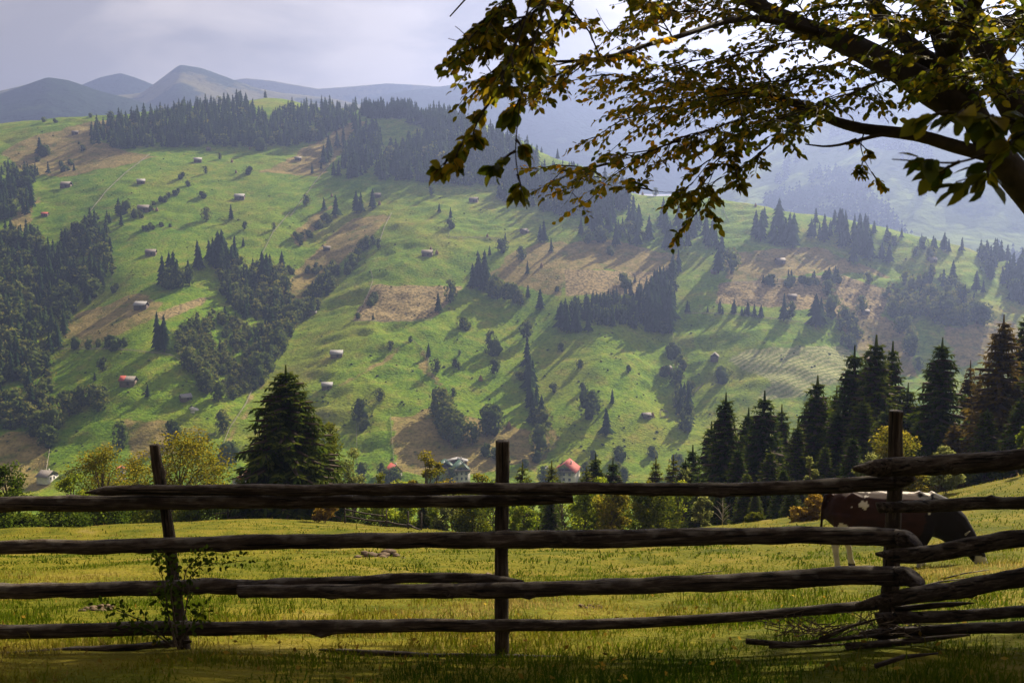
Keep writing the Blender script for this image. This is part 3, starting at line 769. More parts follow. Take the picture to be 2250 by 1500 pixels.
# trees that stand apart: (px, py of the foot, height in px, kind, label)
LONE = [
    (88, 340, 32, 's', 'lone dark spruce at the top left beside a pale bush'), (100, 343, 20, 'u', 'pale bush at the foot of the top left spruce'),
    (134, 365, 10, 'u', 'round bush above the dark roofed barn at left'), (154, 362, 10, 'u', 'second round bush above the dark roofed barn at left'), (163, 375, 14, 's', 'small spruce above the dark roofed barn at left'),
    (572, 330, 22, 'u', 'pale round bush under the ridge forest'), (452, 382, 14, 'b', 'small tree below the upper barn under the ridge'), (483, 350, 12, 'b', 'small tree beside the upper barn under the ridge'),
    (545, 382, 14, 'u', 'round bush above the white roofed barn'), (400, 393, 12, 'u', 'bush along the diagonal hedge in the upper pasture'), (445, 434, 12, 'u', 'bush left of the white roofed barn'),
    (508, 482, 28, 's', 'small dark spruce standing alone in the bright upper pasture'), (453, 486, 26, 'b', 'slim birch left of the small pasture spruce'), (267, 497, 28, 's', 'spruce below the grey barn on the diagonal hedge'),
    (261, 472, 32, 's', 'spruce on the hedge just above the left wood'), (276, 470, 24, 'u', 'pale bush beside the hedge spruce above the left wood'), (535, 542, 18, 's', 'little spruce in the pasture left of the gully fence'),
    (299, 478, 16, 'u', 'bush beside the grey barn on the diagonal hedge'), (363, 444, 12, 'u', 'bush pair by the hedge below the upper pasture'), (538, 503, 14, 'b', 'small tree at the bottom hedge of the upper pasture'),
    (602, 505, 14, 'b', 'small tree beside the pale gully fence'), (686, 382, 20, 's', 'spruce at the corner of the upper brown field'), (706, 372, 14, 's', 'smaller spruce by the corner of the upper brown field'),
    (733, 388, 28, 's', 'spruce in front of the narrow wood'), (674, 452, 22, 'b', 'bushy tree in the shaded gully head'), (783, 468, 42, 's', 'twin topped spruce above the narrow brown field'), (793, 467, 38, 's', 'right hand twin of the spruces above the narrow brown field'),
    (819, 458, 38, 's', 'slim spruce right of the twin spruces'), (738, 476, 40, 's', 'spruce above the narrow brown field'), (712, 462, 24, 's', 'dark spruce in the gully head by the fence'), (948, 430, 20, 'b', 'young tree below the large dark wood'),
    (965, 467, 18, 's', 'small spruce pair left of the pale upright fence'), (990, 480, 22, 's', 'spruce at the top of the pale upright fence'), (989, 500, 16, 'u', 'bush on the pale upright fence'),
    (1076, 562, 20, 's', 'small spruce at the corner of the tan field'), (1104, 555, 26, 'b', 'bushy tree at the corner of the tan field'), (1110, 535, 22, 's', 'spruce above the corner of the tan field'),
    (1195, 532, 40, 's', 'spruce clump on the upper edge of the tan field'), (1187, 530, 32, 's', 'left spruce of the clump on the tan field edge'), (1211, 555, 28, 's', 'spruce standing inside the tan field'), (1145, 572, 26, 'b', 'grey birch standing in the tan field'), (1159, 604, 28, 's', 'dark spruce low in the tan field'),
    (1020, 722, 22, 'u', 'yellowish round bush on the slope below the straw field'), (1078, 770, 38, 'b', 'pale tree pair in the middle of the green slope'), (1083, 778, 28, 'u', 'round pale bush under the pale tree pair'), (1086, 822, 30, 'b', 'pale oval tree below the pale tree pair'),
    (1157, 745, 36, 'b', 'round dark tree at the top of the central tree row'), (942, 785, 28, 's', 'small spruce with long shadow by the worn path'), (958, 820, 28, 'b', 'small dark tree below the worn path spruce'),
    (820, 703, 16, 's', 'tiny spruce at the lower edge of the straw field'), (963, 686, 38, 's', 'spruce at the right end of the straw field'), (990, 665, 42, 'b', 'birch at the upper right of the straw field'),
    (835, 882, 26, 'b', 'round tree above the bottom brown field'), (795, 930, 48, 'b', 'broad dark tree left of the bottom brown field'), (803, 942, 20, 'u', 'bush under the broad tree by the bottom brown field'),
    (1345, 888, 30, 's', 'slim spruce with bare trunk low on the slope'), (1332, 955, 52, 's', 'tall narrow spruce low on the slope'), (1295, 918, 52, 'b', 'grey thin tree low on the green slope'), (1283, 860, 18, 'u', 'tan round bush on the green slope'), (1274, 808, 16, 'b', 'tiny tree on the green slope'),
    (1463, 826, 22, 'u', 'bush in front of the small gabled barn'), (1588, 840, 30, 'u', 'wide round bush with a long shadow beside the mown field'), (1160, 655, 26, 's', 'spruce in the hedge below the tan field'), (1187, 680, 40, 's', 'dark spruce at the left end of the plantation'),
    (1225, 640, 10, 'u', 'low bush in the tan field'), (1370, 628, 24, 'u', 'round bush with a small roof behind it'), (1395, 620, 14, 's', 'tiny spruce in the pale field'), (1722, 705, 52, 's', 'dark spruce on the lower hedge of the pale field'), (1738, 702, 34, 'b', 'pale birch right of the hedge spruce'),
    (1792, 718, 62, 's', 'broad dark spruce pair above the mown field'), (1803, 716, 54, 's', 'right half of the spruce pair above the mown field'), (1694, 626, 20, 'u', 'round dark bush on the hedge of the pale field'), (1677, 622, 16, 's', 'little spruce beside the round hedge bush'), (1732, 618, 24, 's', 'small spruce on the upper hedge of the pale field'),
    (1908, 624, 24, 'b', 'bushy tree above the brown slope at right'), (2093, 618, 40, 's', 'slim spruce alone on the bright right shoulder'), (1937, 570, 32, 's', 'left of two spruces under the right ridge'), (1953, 578, 36, 's', 'right of two spruces under the right ridge'),
    (2145, 640, 40, 's', 'spruce at the foot of the right shoulder'), (2160, 644, 26, 's', 'smaller spruce at the foot of the right shoulder'), (1892, 685, 30, 'b', 'small tree beside the low shed on the brown slope'), (1820, 650, 30, 'b', 'pale poplar like tree above the brown slope'), (1828, 700, 44, 'b', 'pale birch group beside the broad spruce pair'),
    (1340, 560, 16, 'u', 'bush below the wood in the tan field'), (1585, 575, 56, 's', 'tall spruce clump on the boundary left of the grey hut'), (1578, 600, 60, 's', 'lower spruce of the boundary clump left of the grey hut'), (1606, 600, 46, 'b', 'broad tree right of the boundary spruce clump'), (1478, 610, 50, 's', 'spruce at the upper end of the plantation'), (1490, 600, 44, 's', 'second spruce at the upper end of the plantation'),
    (380, 975, 45, 'b', 'round tree beside the white stone heap'), (490, 950, 44, 'b', 'dark bush at the foot of the gully fence'), (505, 1015, 40, 'u', 'grey bush above the village roofs at left'), (265, 990, 56, 'b', 'purplish tree on the field edge at lower left'), (325, 872, 26, 's', 'little spruce right of the red and grey barn'), (226, 815, 28, 'b', 'thin tree left of the red and grey barn'), (209, 835, 16, 's', 'tiny spruce left of the red and grey barn'),
    (620, 605, 46, 's', 'spruce alone right of the gully wood'), (577, 628, 64, 's', 'tall spruce at the top of the gully wood'), (586, 625, 58, 's', 'second tall spruce at the top of the gully wood'), (347, 770, 74, 's', 'dark spruce at the left end of the gully wood'), (362, 772, 70, 's', 'spruce beside the dark one at the left end of the gully wood'),
    (254, 640, 16, 'u', 'bush beside the left wood above the mown terrace'), (1188, 1000, 60, 'b', 'tan larch like tree at the bottom of the central row'), (1003, 985, 44, 'b', 'round grey tree at the valley foot'), (1095, 1010, 24, 'u', 'grey bush at the valley foot near the roofs'),
    (1225, 338, 20, 's', 'small spruce on the skyline under the yellow leaves'), (1180, 335, 12, 's', 'tiny spruce on the skyline under the yellow leaves'), (1190, 336, 12, 's', 'second tiny spruce on the skyline under the yellow leaves'), (1440, 425, 16, 'b', 'round tree on the skyline beside a haystack'), (583, 216, 16, 's', 'small spruce on the grassy knoll of the ridge'),
    (122, 270, 8, 'u', 'dark bush on the left skyline'), (97, 268, 9, 'u', 'second dark bush on the left skyline'), (200, 258, 8, 'u', 'bush on the skyline left of the ridge forest'),
]
KIND = {'s': ('spruce_tree', SP, 'tree'), 'b': ('broadleaf_tree', BL, 'tree'), 'u': ('shrub', BU, 'shrub')}
gl = np.random.default_rng(31)
def plant(w, h, kd, lab, group):
    nm, pool, cat = KIND[kd]
    fat = {'s': 1.0, 'b': 1.0, 'u': 0.95}[kd] * (0.85 + 0.4 * gl.random())
    o = obj(nm, pool[gl.integers(len(pool))], None, (w[0], w[1], w[2] - 0.25), gl.random() * 6.28, (h * fat, h * fat, h))
    tag(o, lab, cat, group)
    return o
pos = hit([t[0] for t in LONE], [t[1] for t in LONE])
for (px, py, hp, kd, lab), w in zip(LONE, pos):
    plant(w, 1.22 * hp * w[1] / FPX, kd, lab, None)

# hedges and loose groups: (label, kinds, outline or line, count, min h, max h in metres)
ORD = ['first', 'second', 'third', 'fourth', 'fifth', 'sixth', 'seventh', 'eighth', 'ninth', 'tenth', 'eleventh', 'twelfth', 'thirteenth', 'fourteenth', 'fifteenth', 'sixteenth', 'seventeenth', 'eighteenth', 'nineteenth', 'twentieth', 'twenty-first', 'twenty-second', 'twenty-third', 'twenty-fourth', 'twenty-fifth', 'twenty-sixth']
GROUPS = [
    ('spruce in the loose belt below the right ridge line', 's', [(1265, 520), (1330, 495), (1430, 480), (1440, 545), (1390, 562), (1330, 530)], 24, 9, 17),
    ('broadleaf tree in the loose belt below the right ridge line', 'b', [(1270, 530), (1420, 500), (1430, 560), (1300, 545)], 8, 7, 11),
    ('spruce in the tree belt left of the boundary clump', 's', [(1440, 545), (1450, 480), (1560, 490), (1600, 520), (1590, 545), (1510, 555)], 26, 9, 17),
    ('spruce near the crest above the grey hut', 's', [(1640, 530), (1690, 495), (1750, 500), (1760, 545), (1700, 550)], 13, 10, 19),
    ('spruce in the row along the crest right of the grey hut', 's', [(1775, 520), (1790, 490), (1850, 500), (1860, 520), (1800, 535)], 11, 9, 17),
    ('spruce in the dense block under the right crest', 's', [(1835, 560), (1850, 520), (1890, 530), (1925, 572), (1880, 580)], 18, 10, 18),
    ('small spruce along the right crest', 's', [(1880, 505), (1960, 515), (2060, 545), (2130, 555), (2125, 565), (2040, 555), (1950, 528)], 14, 5, 11),
    ('round tree along the right crest', 'b', [(1930, 530), (2060, 550), (2060, 575), (1990, 560)], 5, 6, 10),
    ('young spruce on the hedge under the pale field', 's', [(1505, 683), (1560, 680), (1700, 697), (1700, 702), (1560, 688), (1505, 689)], 18, 3.5, 7.5),
    ('bush on the hedge above the pale field', 'u', [(1725, 624), (1840, 615), (1848, 622), (1730, 630)], 9, 4, 7),
    ('spruce on the hedge above the pale field', 's', [(1725, 624), (1840, 612), (1848, 620), (1730, 628)], 7, 5, 9),
    ('grey birch scattered down the brown slope at right', 'b', [(1945, 640), (1985, 690), (2010, 790), (2030, 840), (2005, 800), (1960, 720)], 10, 7, 12),
    ('pale birch in the hollow beside the bright right shoulder', 'b', [(2060, 690), (2130, 680), (2170, 720), (2080, 722)], 9, 8, 13),
    ('spruce at the upper left end of the hedge below the tan field', 's', [(1030, 635), (1065, 622), (1080, 640), (1040, 642)], 8, 11, 19),
    ('birch along the hedge below the tan field', 'b', [(1080, 640), (1110, 655), (1165, 668), (1155, 676), (1080, 655)], 13, 8, 13),
    ('spruce along the lower edge of the plantation', 's', [(1195, 700), (1260, 725), (1310, 730), (1300, 735), (1240, 730)], 7, 8, 15),
    ('tall spruce at the right end of the plantation', 's', [(1420, 725), (1440, 640), (1475, 650), (1475, 740)], 16, 12, 20),
    ('dark spruce in the row running down the middle of the slope', 's', [(1152, 800), (1162, 800), (1192, 940), (1170, 940)], 15, 9, 16),
    ('tan tree below the central spruce row', 'b', [(1175, 930), (1195, 930), (1205, 980), (1185, 985)], 5, 7, 12),
    ('grey green tree in the grove at the valley foot', 'b', [(955, 920), (985, 900), (1010, 950), (1050, 960), (1080, 940), (1090, 960), (1030, 985), (985, 980)], 20, 7, 13),
    ('tree in the boundary row below the gabled barn', 'b', [(1480, 800), (1510, 800), (1525, 950), (1490, 960)], 12, 6, 11),
    ('dark spruce in the boundary row below the gabled barn', 's', [(1490, 880), (1515, 880), (1520, 950), (1495, 955)], 6, 8, 13),
    ('bush on the boundary above the gabled barn', 'u', [(1468, 770), (1490, 770), (1490, 790), (1470, 790)], 4, 4, 6),
    ('shrub at the edge of the narrow brown field', 'u', [(620, 600), (680, 580), (820, 590), (810, 605), (700, 605)], 12, 3, 6),
    ('birch above the straw field near the narrow brown strip', 'b', [(720, 600), (760, 560), (840, 525), (845, 540), (780, 590)], 9, 5, 10),
    ('bush along the straw field fence', 'u', [(780, 705), (830, 640), (838, 645), (795, 706)], 7, 2.5, 4.5),
    ('tree in the clump above the mown terrace', 'b', [(340, 640), (365, 610), (420, 600), (425, 630), (360, 640)], 9, 9, 14),
    ('spruce in the clump above the mown terrace', 's', [(350, 640), (365, 615), (420, 605), (422, 628)], 7, 11, 17),
    ('spruce in the clump above the gully wood', 's', [(425, 585), (470, 560), (525, 560), (525, 590), (440, 600)], 14, 11, 20),
    ('leafy tree on the left edge of the gully wood', 'b', [(385, 800), (410, 790), (480, 870), (500, 880), (470, 885)], 12, 7, 11),
    ('leafy tree on the right edge of the gully wood', 'b', [(560, 840), (620, 760), (660, 690), (665, 700), (625, 770), (570, 850)], 14, 8, 13),
    ('tree in the hedge below the red and grey barn', 'b', [(140, 895), (260, 880), (265, 895), (145, 920)], 15, 6, 11),
    ('tree at the lower end of the left copse', 'b', [(60, 950), (120, 930), (135, 985), (110, 1000)], 9, 7, 12),
    ('bush on the field edge under the mown terrace', 'u', [(130, 765), (290, 755), (290, 768), (135, 775)], 9, 3, 6),
    ('bush along the diagonal hedge of the upper pasture', 'u', [(270, 490), (380, 420), (440, 390), (444, 395), (385, 430), (280, 500)], 12, 2, 4.5),
    ('bush dotted over the left upper pasture', 'u', [(60, 330), (180, 300), (250, 350), (120, 400)], 8, 2, 5),
    ('shrub on the cross hedge of the upper pasture', 'u', [(300, 498), (380, 492), (380, 500), (300, 508)], 7, 2, 4),
    ('little tree scattered across the lower green slope', 'b', [(700, 760), (900, 740), (1400, 760), (1440, 900), (1250, 900), (900, 880)], 11, 2.5, 5),
    ('spruce dotted along the crest left of the yellow beech spray', 's', [(840, 268), (900, 268), (1000, 290), (990, 300), (860, 275)], 10, 8, 14),
    ('spruce in the strip beside the upper brown field', 's', [(700, 355), (760, 300), (790, 275), (800, 280), (740, 350), (715, 365)], 12, 9, 15),
    ('bush in the shaded gully above the fence', 'u', [(640, 520), (700, 500), (720, 470), (730, 480), (660, 545)], 9, 3, 6),
    ('small tree by the valley houses', 'b', [(700, 1060), (860, 1040), (1100, 1050), (1500, 1030), (1500, 1060), (1000, 1070)], 18, 5, 9),
    ('shrub at the foot of the slope above the roofs', 'u', [(1050, 1000), (1250, 1010), (1450, 980), (1450, 1010), (1150, 1030)], 9, 3, 6),
]
for lab, kd, P, n, h0, h1 in GROUPS:
    q = poly_samples(P, n, gl); W = hit(q[:, 0], q[:, 1])[np.argsort(q[:, 0])]
    for i, w in enumerate(W):
        o_ = ORD[i] + ' from left, ' if i else 'leftmost '
        plant(w, (1.38 if kd == 's' else 1.2) * (h0 + (h1 - h0) * gl.random()), kd, o_ + lab, lab)

# the farthest slopes: woods of small spruces on the hazy hillside
gv = np.random.default_rng(41)
nt, nxx = VR.shape[:2]
ii = gv.integers(2, nt - 4, 26000); jj = gv.integers(5, nxx - 5, 26000)
Pv = VR[ii, jj] + gv.normal(size=(26000, 3)) * np.array((6, 6, 0))
msk = fbm(Pv[:, 0] / 200 + Pv[:, 1] / 330, Pv[:, 1] / 330 - Pv[:, 0] / 110, 3, 2, 0.4) > 0.17
Pv = Pv[msk][:4600]
tiny = [far_spruce(600 + i, 3, 4, 0.26) for i in range(3)]
o = obj('forest', stand(tiny, Pv, 15 + 11 * gv.random(len(Pv)), [M['far_spruce'], M['far_bark']], 'forest', gv))
tag(o, 'hazy bluish spruce woods patching the far right hillside', 'forest', kind='stuff')

# ------------------------------------------------------------------ barns, haystacks, field fences
M['grey_roof'] = noise_mat('weathered shingle roof', [(0.3, (0.10, 0.085, 0.075)), (0.7, (0.24, 0.21, 0.19))], 2.0, (4, 1, 1), 0.8, 0.3, objrand=0.25)
M['pale_roof'] = noise_mat('pale metal roof', [(0.3, (0.22, 0.215, 0.22)), (0.7, (0.34, 0.33, 0.33))], 1.0, (6, 1, 1), 0.7, 0.1)
M['red_roof'] = noise_mat('red roof tiles', [(0.3, (0.26, 0.05, 0.04)), (0.7, (0.42, 0.10, 0.075))], 3.0, (1, 1, 1), 0.75, 0.3)
M['orange_roof'] = noise_mat('orange roof tiles', [(0.3, (0.36, 0.10, 0.04)), (0.7, (0.50, 0.17, 0.075))], 3.0, (1, 1, 1), 0.75, 0.3)
M['green_roof'] = noise_mat('green metal roof', [(0.3, (0.025, 0.060, 0.042)), (0.7, (0.055, 0.10, 0.072))], 1.0, (6, 1, 1), 0.5, 0.1)
M['log_wall'] = noise_mat('weathered log wall', [(0.3, (0.07, 0.05, 0.035)), (0.7, (0.19, 0.145, 0.11))], 1.5, (1, 1, 7), 0.9, 0.4, objrand=0.2)
M['white_wall'] = noise_mat('whitewashed wall', [(0.3, (0.42, 0.39, 0.35)), (0.7, (0.58, 0.55, 0.50))], 0.8, rough=0.9, bump=0.1)
M['dark_door'] = noise_mat('dark boards', [(0.3, (0.025, 0.018, 0.014)), (0.7, (0.06, 0.045, 0.035))], 2, bump=0)
M['glass'] = noise_mat('window glass', [(0.3, (0.03, 0.035, 0.045)), (0.7, (0.06, 0.07, 0.085))], 1, rough=0.12, bump=0, spec=0.6)
M['hay'] = noise_mat('haystack hay', [(0.3, (0.17, 0.10, 0.05)), (0.7, (0.30, 0.19, 0.095))], 3, bump=0.4)
M['fence_wood'] = noise_mat('silvered fence wood', [(0.3, (0.22, 0.19, 0.155)), (0.7, (0.42, 0.37, 0.31))], 1.2, bump=0)
M['stone'] = noise_mat('pale stone', [(0.3, (0.42, 0.39, 0.33)), (0.7, (0.64, 0.61, 0.55))], 1.2, bump=0.3)

def gable_wall(w, d, h, rh):
    mb = MB(); x, y = w / 2, d / 2
    V = [(-x, -y, -1.2), (x, -y, -1.2), (x, y, -1.2), (-x, y, -1.2), (-x, -y, h), (x, -y, h), (x, y, h), (-x, y, h), (-x, 0, h + rh), (x, 0, h + rh)]
    mb.add(V, [(4, 7, 8), (5, 9, 6)], [(0, 1, 5, 4), (1, 2, 6, 5), (2, 3, 7, 6), (3, 0, 4, 7), (4, 5, 9, 8), (6, 7, 8, 9)])
    return mb
def roof_slab(w, d, h, rh, over, s, th=0.16):
    """one pitched side, s = -1 front, 1 back; eaves overhang"""
    x = w / 2 + over; k = over / (d / 2); ye = s * (d / 2 + over); ze = h - rh * k
    V = [(-x, ye, ze + 0.02), (x, ye, ze + 0.02), (x, 0, h + rh + 0.02), (-x, 0, h + rh + 0.02)]
    V += [(a, b, c + th) for a, b, c in V]
    return MB().add(V, None, [(0, 3, 2, 1), (4, 5, 6, 7), (0, 1, 5, 4), (1, 2, 6, 5), (2, 3, 7, 6), (3, 0, 4, 7)])

BARNS = [  # px, py, width px, turn deg, roof, label
    (435, 356, 16, 12, 'pale_roof', 'tiny grey barn highest in the upper pasture under the ridge forest'),
    (310, 403, 16, 18, 'pale_roof', 'small pale roofed barn beside the thin diagonal fence in the upper pasture'),
    (146, 412, 22, -10, 'grey_roof', 'dark roofed barn in the bright pasture near the left wood'),
    (99, 474, 13, 5, 'red_roof', 'small red roofed shed beside the left wood'),
    (527, 438, 21, 3, 'pale_roof', 'white roofed barn standing broadside in the middle of the upper pasture'),
    (316, 464, 24, 6, 'grey_roof', 'long grey barn with haystacks on the diagonal hedge'),
    (332, 560, 22, 4, 'grey_roof', 'grey brown barn in the bright pasture above the tree clump'),
    (311, 678, 28, -14, 'pale_roof', 'grey roofed barn on the mown terrace'),
    (283, 845, 34, -8, 'grey_roof', 'long barn with half red roof on the lower left slope'),
    (408, 878, 18, 40, 'pale_roof', 'little barn with pale roof above the white stones'),
    (740, 784, 27, 2, 'pale_roof', 'pale roofed barn on the slope right of the gully wood'),
    (719, 852, 23, 4, 'pale_roof', 'bright white roofed barn just above the meadow spruce'),
    (939, 562, 23, -6, 'grey_roof', 'brown barn with a haystack on the smooth green slope'),
    (1041, 444, 18, -15, 'grey_roof', 'dim barn in the shade under the large dark wood'),
    (829, 433, 15, 10, 'grey_roof', 'shaded shed below the large dark wood'),
    (655, 352, 13, 15, 'grey_roof', 'dark hut in the upper brown field'),
    (718, 549, 15, 10, 'grey_roof', 'small dark shed in the gully beside the narrow brown field'),
    (1152, 512, 14, 35, 'grey_roof', 'little grey gabled hut on the green above the tan field'),
    (1714, 578, 20, 10, 'grey_roof', 'grey hut in the pale field under the right crest'),
    (1568, 600, 12, -12, 'grey_roof', 'dim shed in the shade of the boundary spruces'),
    (1740, 656, 18, 3, 'grey_roof', 'flat roofed shed in the straw coloured field at right'),
    (1902, 688, 14, 8, 'grey_roof', 'low shed on the brown slope at right'),
    (2048, 575, 17, 10, 'grey_roof', 'dim barn just under the right crest'),
    (1464, 818, 20, 38, 'grey_roof', 'small gabled barn behind a bush on the green slope'),
    (1570, 790, 15, 75, 'grey_roof', 'narrow gabled barn standing above the mown field'),
    (1420, 916, 17, 15, 'grey_roof', 'small barn beside a fenced pen near the valley foot'),
    (166, 295, 13, 10, 'grey_roof', 'dark hut in the brown pasture left of the ridge forest'),
    (2000, 350, 14, 10, 'grey_roof', None),
    (688, 690, 12, 25, 'grey_roof', 'tiny hut at the right edge of the gully wood'),
    (458, 330, 9, 10, 'grey_roof', 'speck of a hut just under the ridge forest'),
]
bp = hit([b[0] for b in BARNS], [b[1] for b in BARNS])
for (px, py, wp, rot, rf, lab), w in zip(BARNS, bp):
    if lab is None: continue
    W_ = wp * w[1] / FPX / max(0.55, abs(math.cos(R(rot)))) * 0.95
    D_ = W_ * 0.62 if W_ > 5.2 else W_ * 0.8
    h = W_ * 0.30; rh = W_ * 0.27
    t = thing('barn', lab, 'barn', (w[0], w[1], w[2] + 0.1), R(rot), 'wooden barns on the hillside')
    obj('wall', gable_wall(W_, D_, h, rh).mesh('wall', M['log_wall']), t)
    obj('roof', roof_slab(W_, D_, h, rh, 0.45, -1).mesh('roof', M[rf]), t)
    r2 = obj('roof', roof_slab(W_, D_, h, rh, 0.45, 1).mesh('roof', M[rf]), t)
    obj('door', MB().box((W_ * 0.12, -D_ / 2 - 0.03, h * 0.42), (W_ * 0.18, 0.06, h * 0.84)).mesh('door', M['dark_door']), t)
    if 'half red' in lab:
        rr = roof_slab(W_ * 0.36, D_, h, rh, 0.3, -1); 
        o = obj('roof_patch', rr.mesh('roof_patch', M['red_roof']), t); o.location = (-W_ * 0.36, -0.02, 0.18); o['label'] = 'red painted third of the roof'

STACKS = [(337, 462, 'haystack leaning beside the long grey barn'), (345, 464, 'haystack at the right of the pair by the long grey barn'), (960, 558, 'haystack right of the brown barn on the smooth slope'), (947, 549, 'haystack tip behind the brown barn on the smooth slope'), (1071, 520, 'small haystack on the green above the tan field'), (834, 450, 'haystack beside the slim spruce'), (729, 432, 'reddish haystack in the shaded gully head'), (1056, 836, 'reddish haystack below the pale oval tree'), (1118, 940, 'small haystack near the valley foot'), (1412, 419, 'haystack on the right skyline'), (1427, 490, 'haystack beside the spruces below the skyline'), (457, 328, 'small haystack under the ridge forest'), (519, 380, 'haystack in the upper pasture left of a round bush'), (549, 329, 'haystack beside the pale bush under the ridge'), (1660, 454, 'brown haystack group on the right crest'), (1434, 915, 'little haystack beside the small barn by the pen'), (1190, 586, 'haystack low in the tan field'), (510, 357, 'low haystack by the upper barns')]
sp = hit([s[0] for s in STACKS], [s[1] for s in STACKS])
def haystack_mesh():
    prof = [(0.0, 0.92), (0.10, 1.0), (0.32, 0.98), (0.55, 0.76), (0.78, 0.38), (0.93, 0.10)]
    mb = MB(); n = 10; a = np.linspace(0, 6.283, n, endpoint=False); V = []
    for z, r in prof:
        V.append(np.stack([np.cos(a) * r * 1.25 * (0.92 + 0.16 * rng.random(n)), np.sin(a) * r * 1.25 * (0.92 + 0.16 * rng.random(n)), np.full(n, z * 3.6 - 0.2)], 1))
    V = np.concatenate(V + [np.array([(0, 0, 3.5)])]); Q = []; T = []
    for k in range(len(prof) - 1):
        for j in range(n): Q.append((k * n + j, k * n + (j + 1) % n, k * n + n + (j + 1) % n, k * n + n + j))
    for j in range(n): T.append(((len(prof) - 1) * n + j, (len(prof) - 1) * n + (j + 1) % n, len(prof) * n))
    return mb.add(V, T, Q).mesh('hay', M['hay'], True)
hs_mesh = haystack_mesh()
pole_mesh = MB().tube([(0, 0, 3.2), (0.02, 0, 4.3)], 0.06, 5).mesh('pole', M['fence_wood'])
for (px, py, lab), w in zip(STACKS, sp):
    s = 0.75 + 0.4 * rng.random()
    t = thing('haystack', lab, 'haystack', (w[0], w[1], w[2]), rng.random() * 6, 'haystacks on the hillside', s)
    obj('hay', hs_mesh, t); obj('pole', pole_mesh, t)

FIELD_FENCES = [
    ([(195, 470), (235, 420), (275, 382), (330, 340)], 'pale thin fence running up the left pasture past the pale barn'),
    ([(575, 562), (600, 512), (637, 468)], 'pale fence on the rim of the gully'), ([(637, 478), (690, 405), (725, 362)], 'pale fence climbing to the upper brown field'),
    ([(492, 975), (505, 942), (540, 890), (562, 842)], 'pale fence beside the foot of the gully wood'), ([(100, 1045), (108, 1000), (112, 955)], 'white fence dropping to the dark barn in the valley'),
    ([(137, 738), (162, 684)], 'short pale fence at the corner of the mown terrace'), ([(780, 704), (806, 655), (820, 618), (815, 595)], 'fence on the left side of the straw field'),
    ([(986, 522), (990, 472)], 'pale upright fence on the smooth green slope'), ([(780, 707), (900, 708), (950, 703)], 'fence along the bottom of the straw field'),
    ([(440, 1020), (438, 955)], 'short fence above the yellow trees at left'), ([(858, 915), (866, 1025)], 'fence at the left of the bottom brown field'), ([(905, 748), (938, 778), (945, 815), (960, 845)], 'fence along the worn path'),
    ([(1474, 690), (1480, 762)], 'fence under the right end of the plantation'), ([(785, 1015), (783, 935)], 'fence left of the dark green plot'), ([(130, 768), (250, 768), (370, 780), (405, 796)], 'dark fence under the mown terrace'),
    ([(985, 523), (1070, 524), (1100, 527)], 'low fence on the green above the tan field'), ([(1585, 440), (1592, 470), (1600, 485)], 'fence dropping from the right skyline'), ([(1505, 690), (1600, 690), (1750, 708), (1780, 715)], 'fence at the bottom of the pale field'),
    ([(405, 945), (440, 948), (475, 958)], 'fence below the white stones'), ([(1580, 625), (1690, 618), (1850, 606)], 'fence at the top of the pale field'), ([(835, 530), (845, 500), (860, 470)], 'fence beside the narrow brown field'),
    ([(1545, 845), (1500, 890)], 'wire fence below the wide round bush'), ([(1450, 905), (1452, 918), (1468, 918), (1468, 905), (1450, 905)], 'fenced pen beside the small barn'),
]
for P, lab in FIELD_FENCES:
    P = np.array(P, float); L = []
    for i in range(len(P) - 1):
        for t in np.linspace(0, 1, 14, endpoint=False): L.append(P[i] + (P[i + 1] - P[i]) * t)
    L.append(P[-1]); W = hit(*np.array(L).T)
    seg = np.concatenate([[0], np.cumsum(np.linalg.norm(np.diff(W[:, :2], axis=0), axis=1))])
    m_ = max(3, int(seg[-1] / 2.6)); s = np.linspace(0, seg[-1], m_)
    C = np.stack([np.interp(s, seg, W[:, k]) for k in range(2)], 1); Z = HF(C[:, 0], C[:, 1])
    c0 = np.array((C[0, 0], C[0, 1], Z[0]))
    t = thing('field_fence', lab, 'fence', tuple(c0), 0, 'field fences on the hillside')
    pm = MB()
    for k in range(m_): pm.box((C[k, 0] - c0[0], C[k, 1] - c0[1], Z[k] - c0[2] + 0.55), (0.13, 0.13, 1.5), rng.random())
    obj('posts', pm.mesh('posts', M['fence_wood']), t)['kind'] = 'stuff'
    for hgt in (0.35, 0.75, 1.15):
        rm = MB().tube(np.stack([C[:, 0], C[:, 1], Z + hgt], 1) - c0, 0.085, 4, squash=0.6)
        obj('rail', rm.mesh('rail', M['fence_wood']), t)

# white stones under the little barn
for k, (px, py, s) in enumerate([(422, 897, 1.5), (428, 900, 1.9), (424, 906, 1.0)]):
    w = hit(px, py)[0]; V0, F0 = ico()
    tag(obj('stone', MB().add(V0 * np.array((1.5, 1, 0.6)) * s * (0.8 + 0.4 * rng.random((12, 1))), F0).mesh('stone', M['stone']), None, tuple(w)), ['left white boulder under the little barn', 'largest white boulder under the little barn', 'lowest white boulder under the little barn'][k], 'boulder', 'white boulders below the little barn')

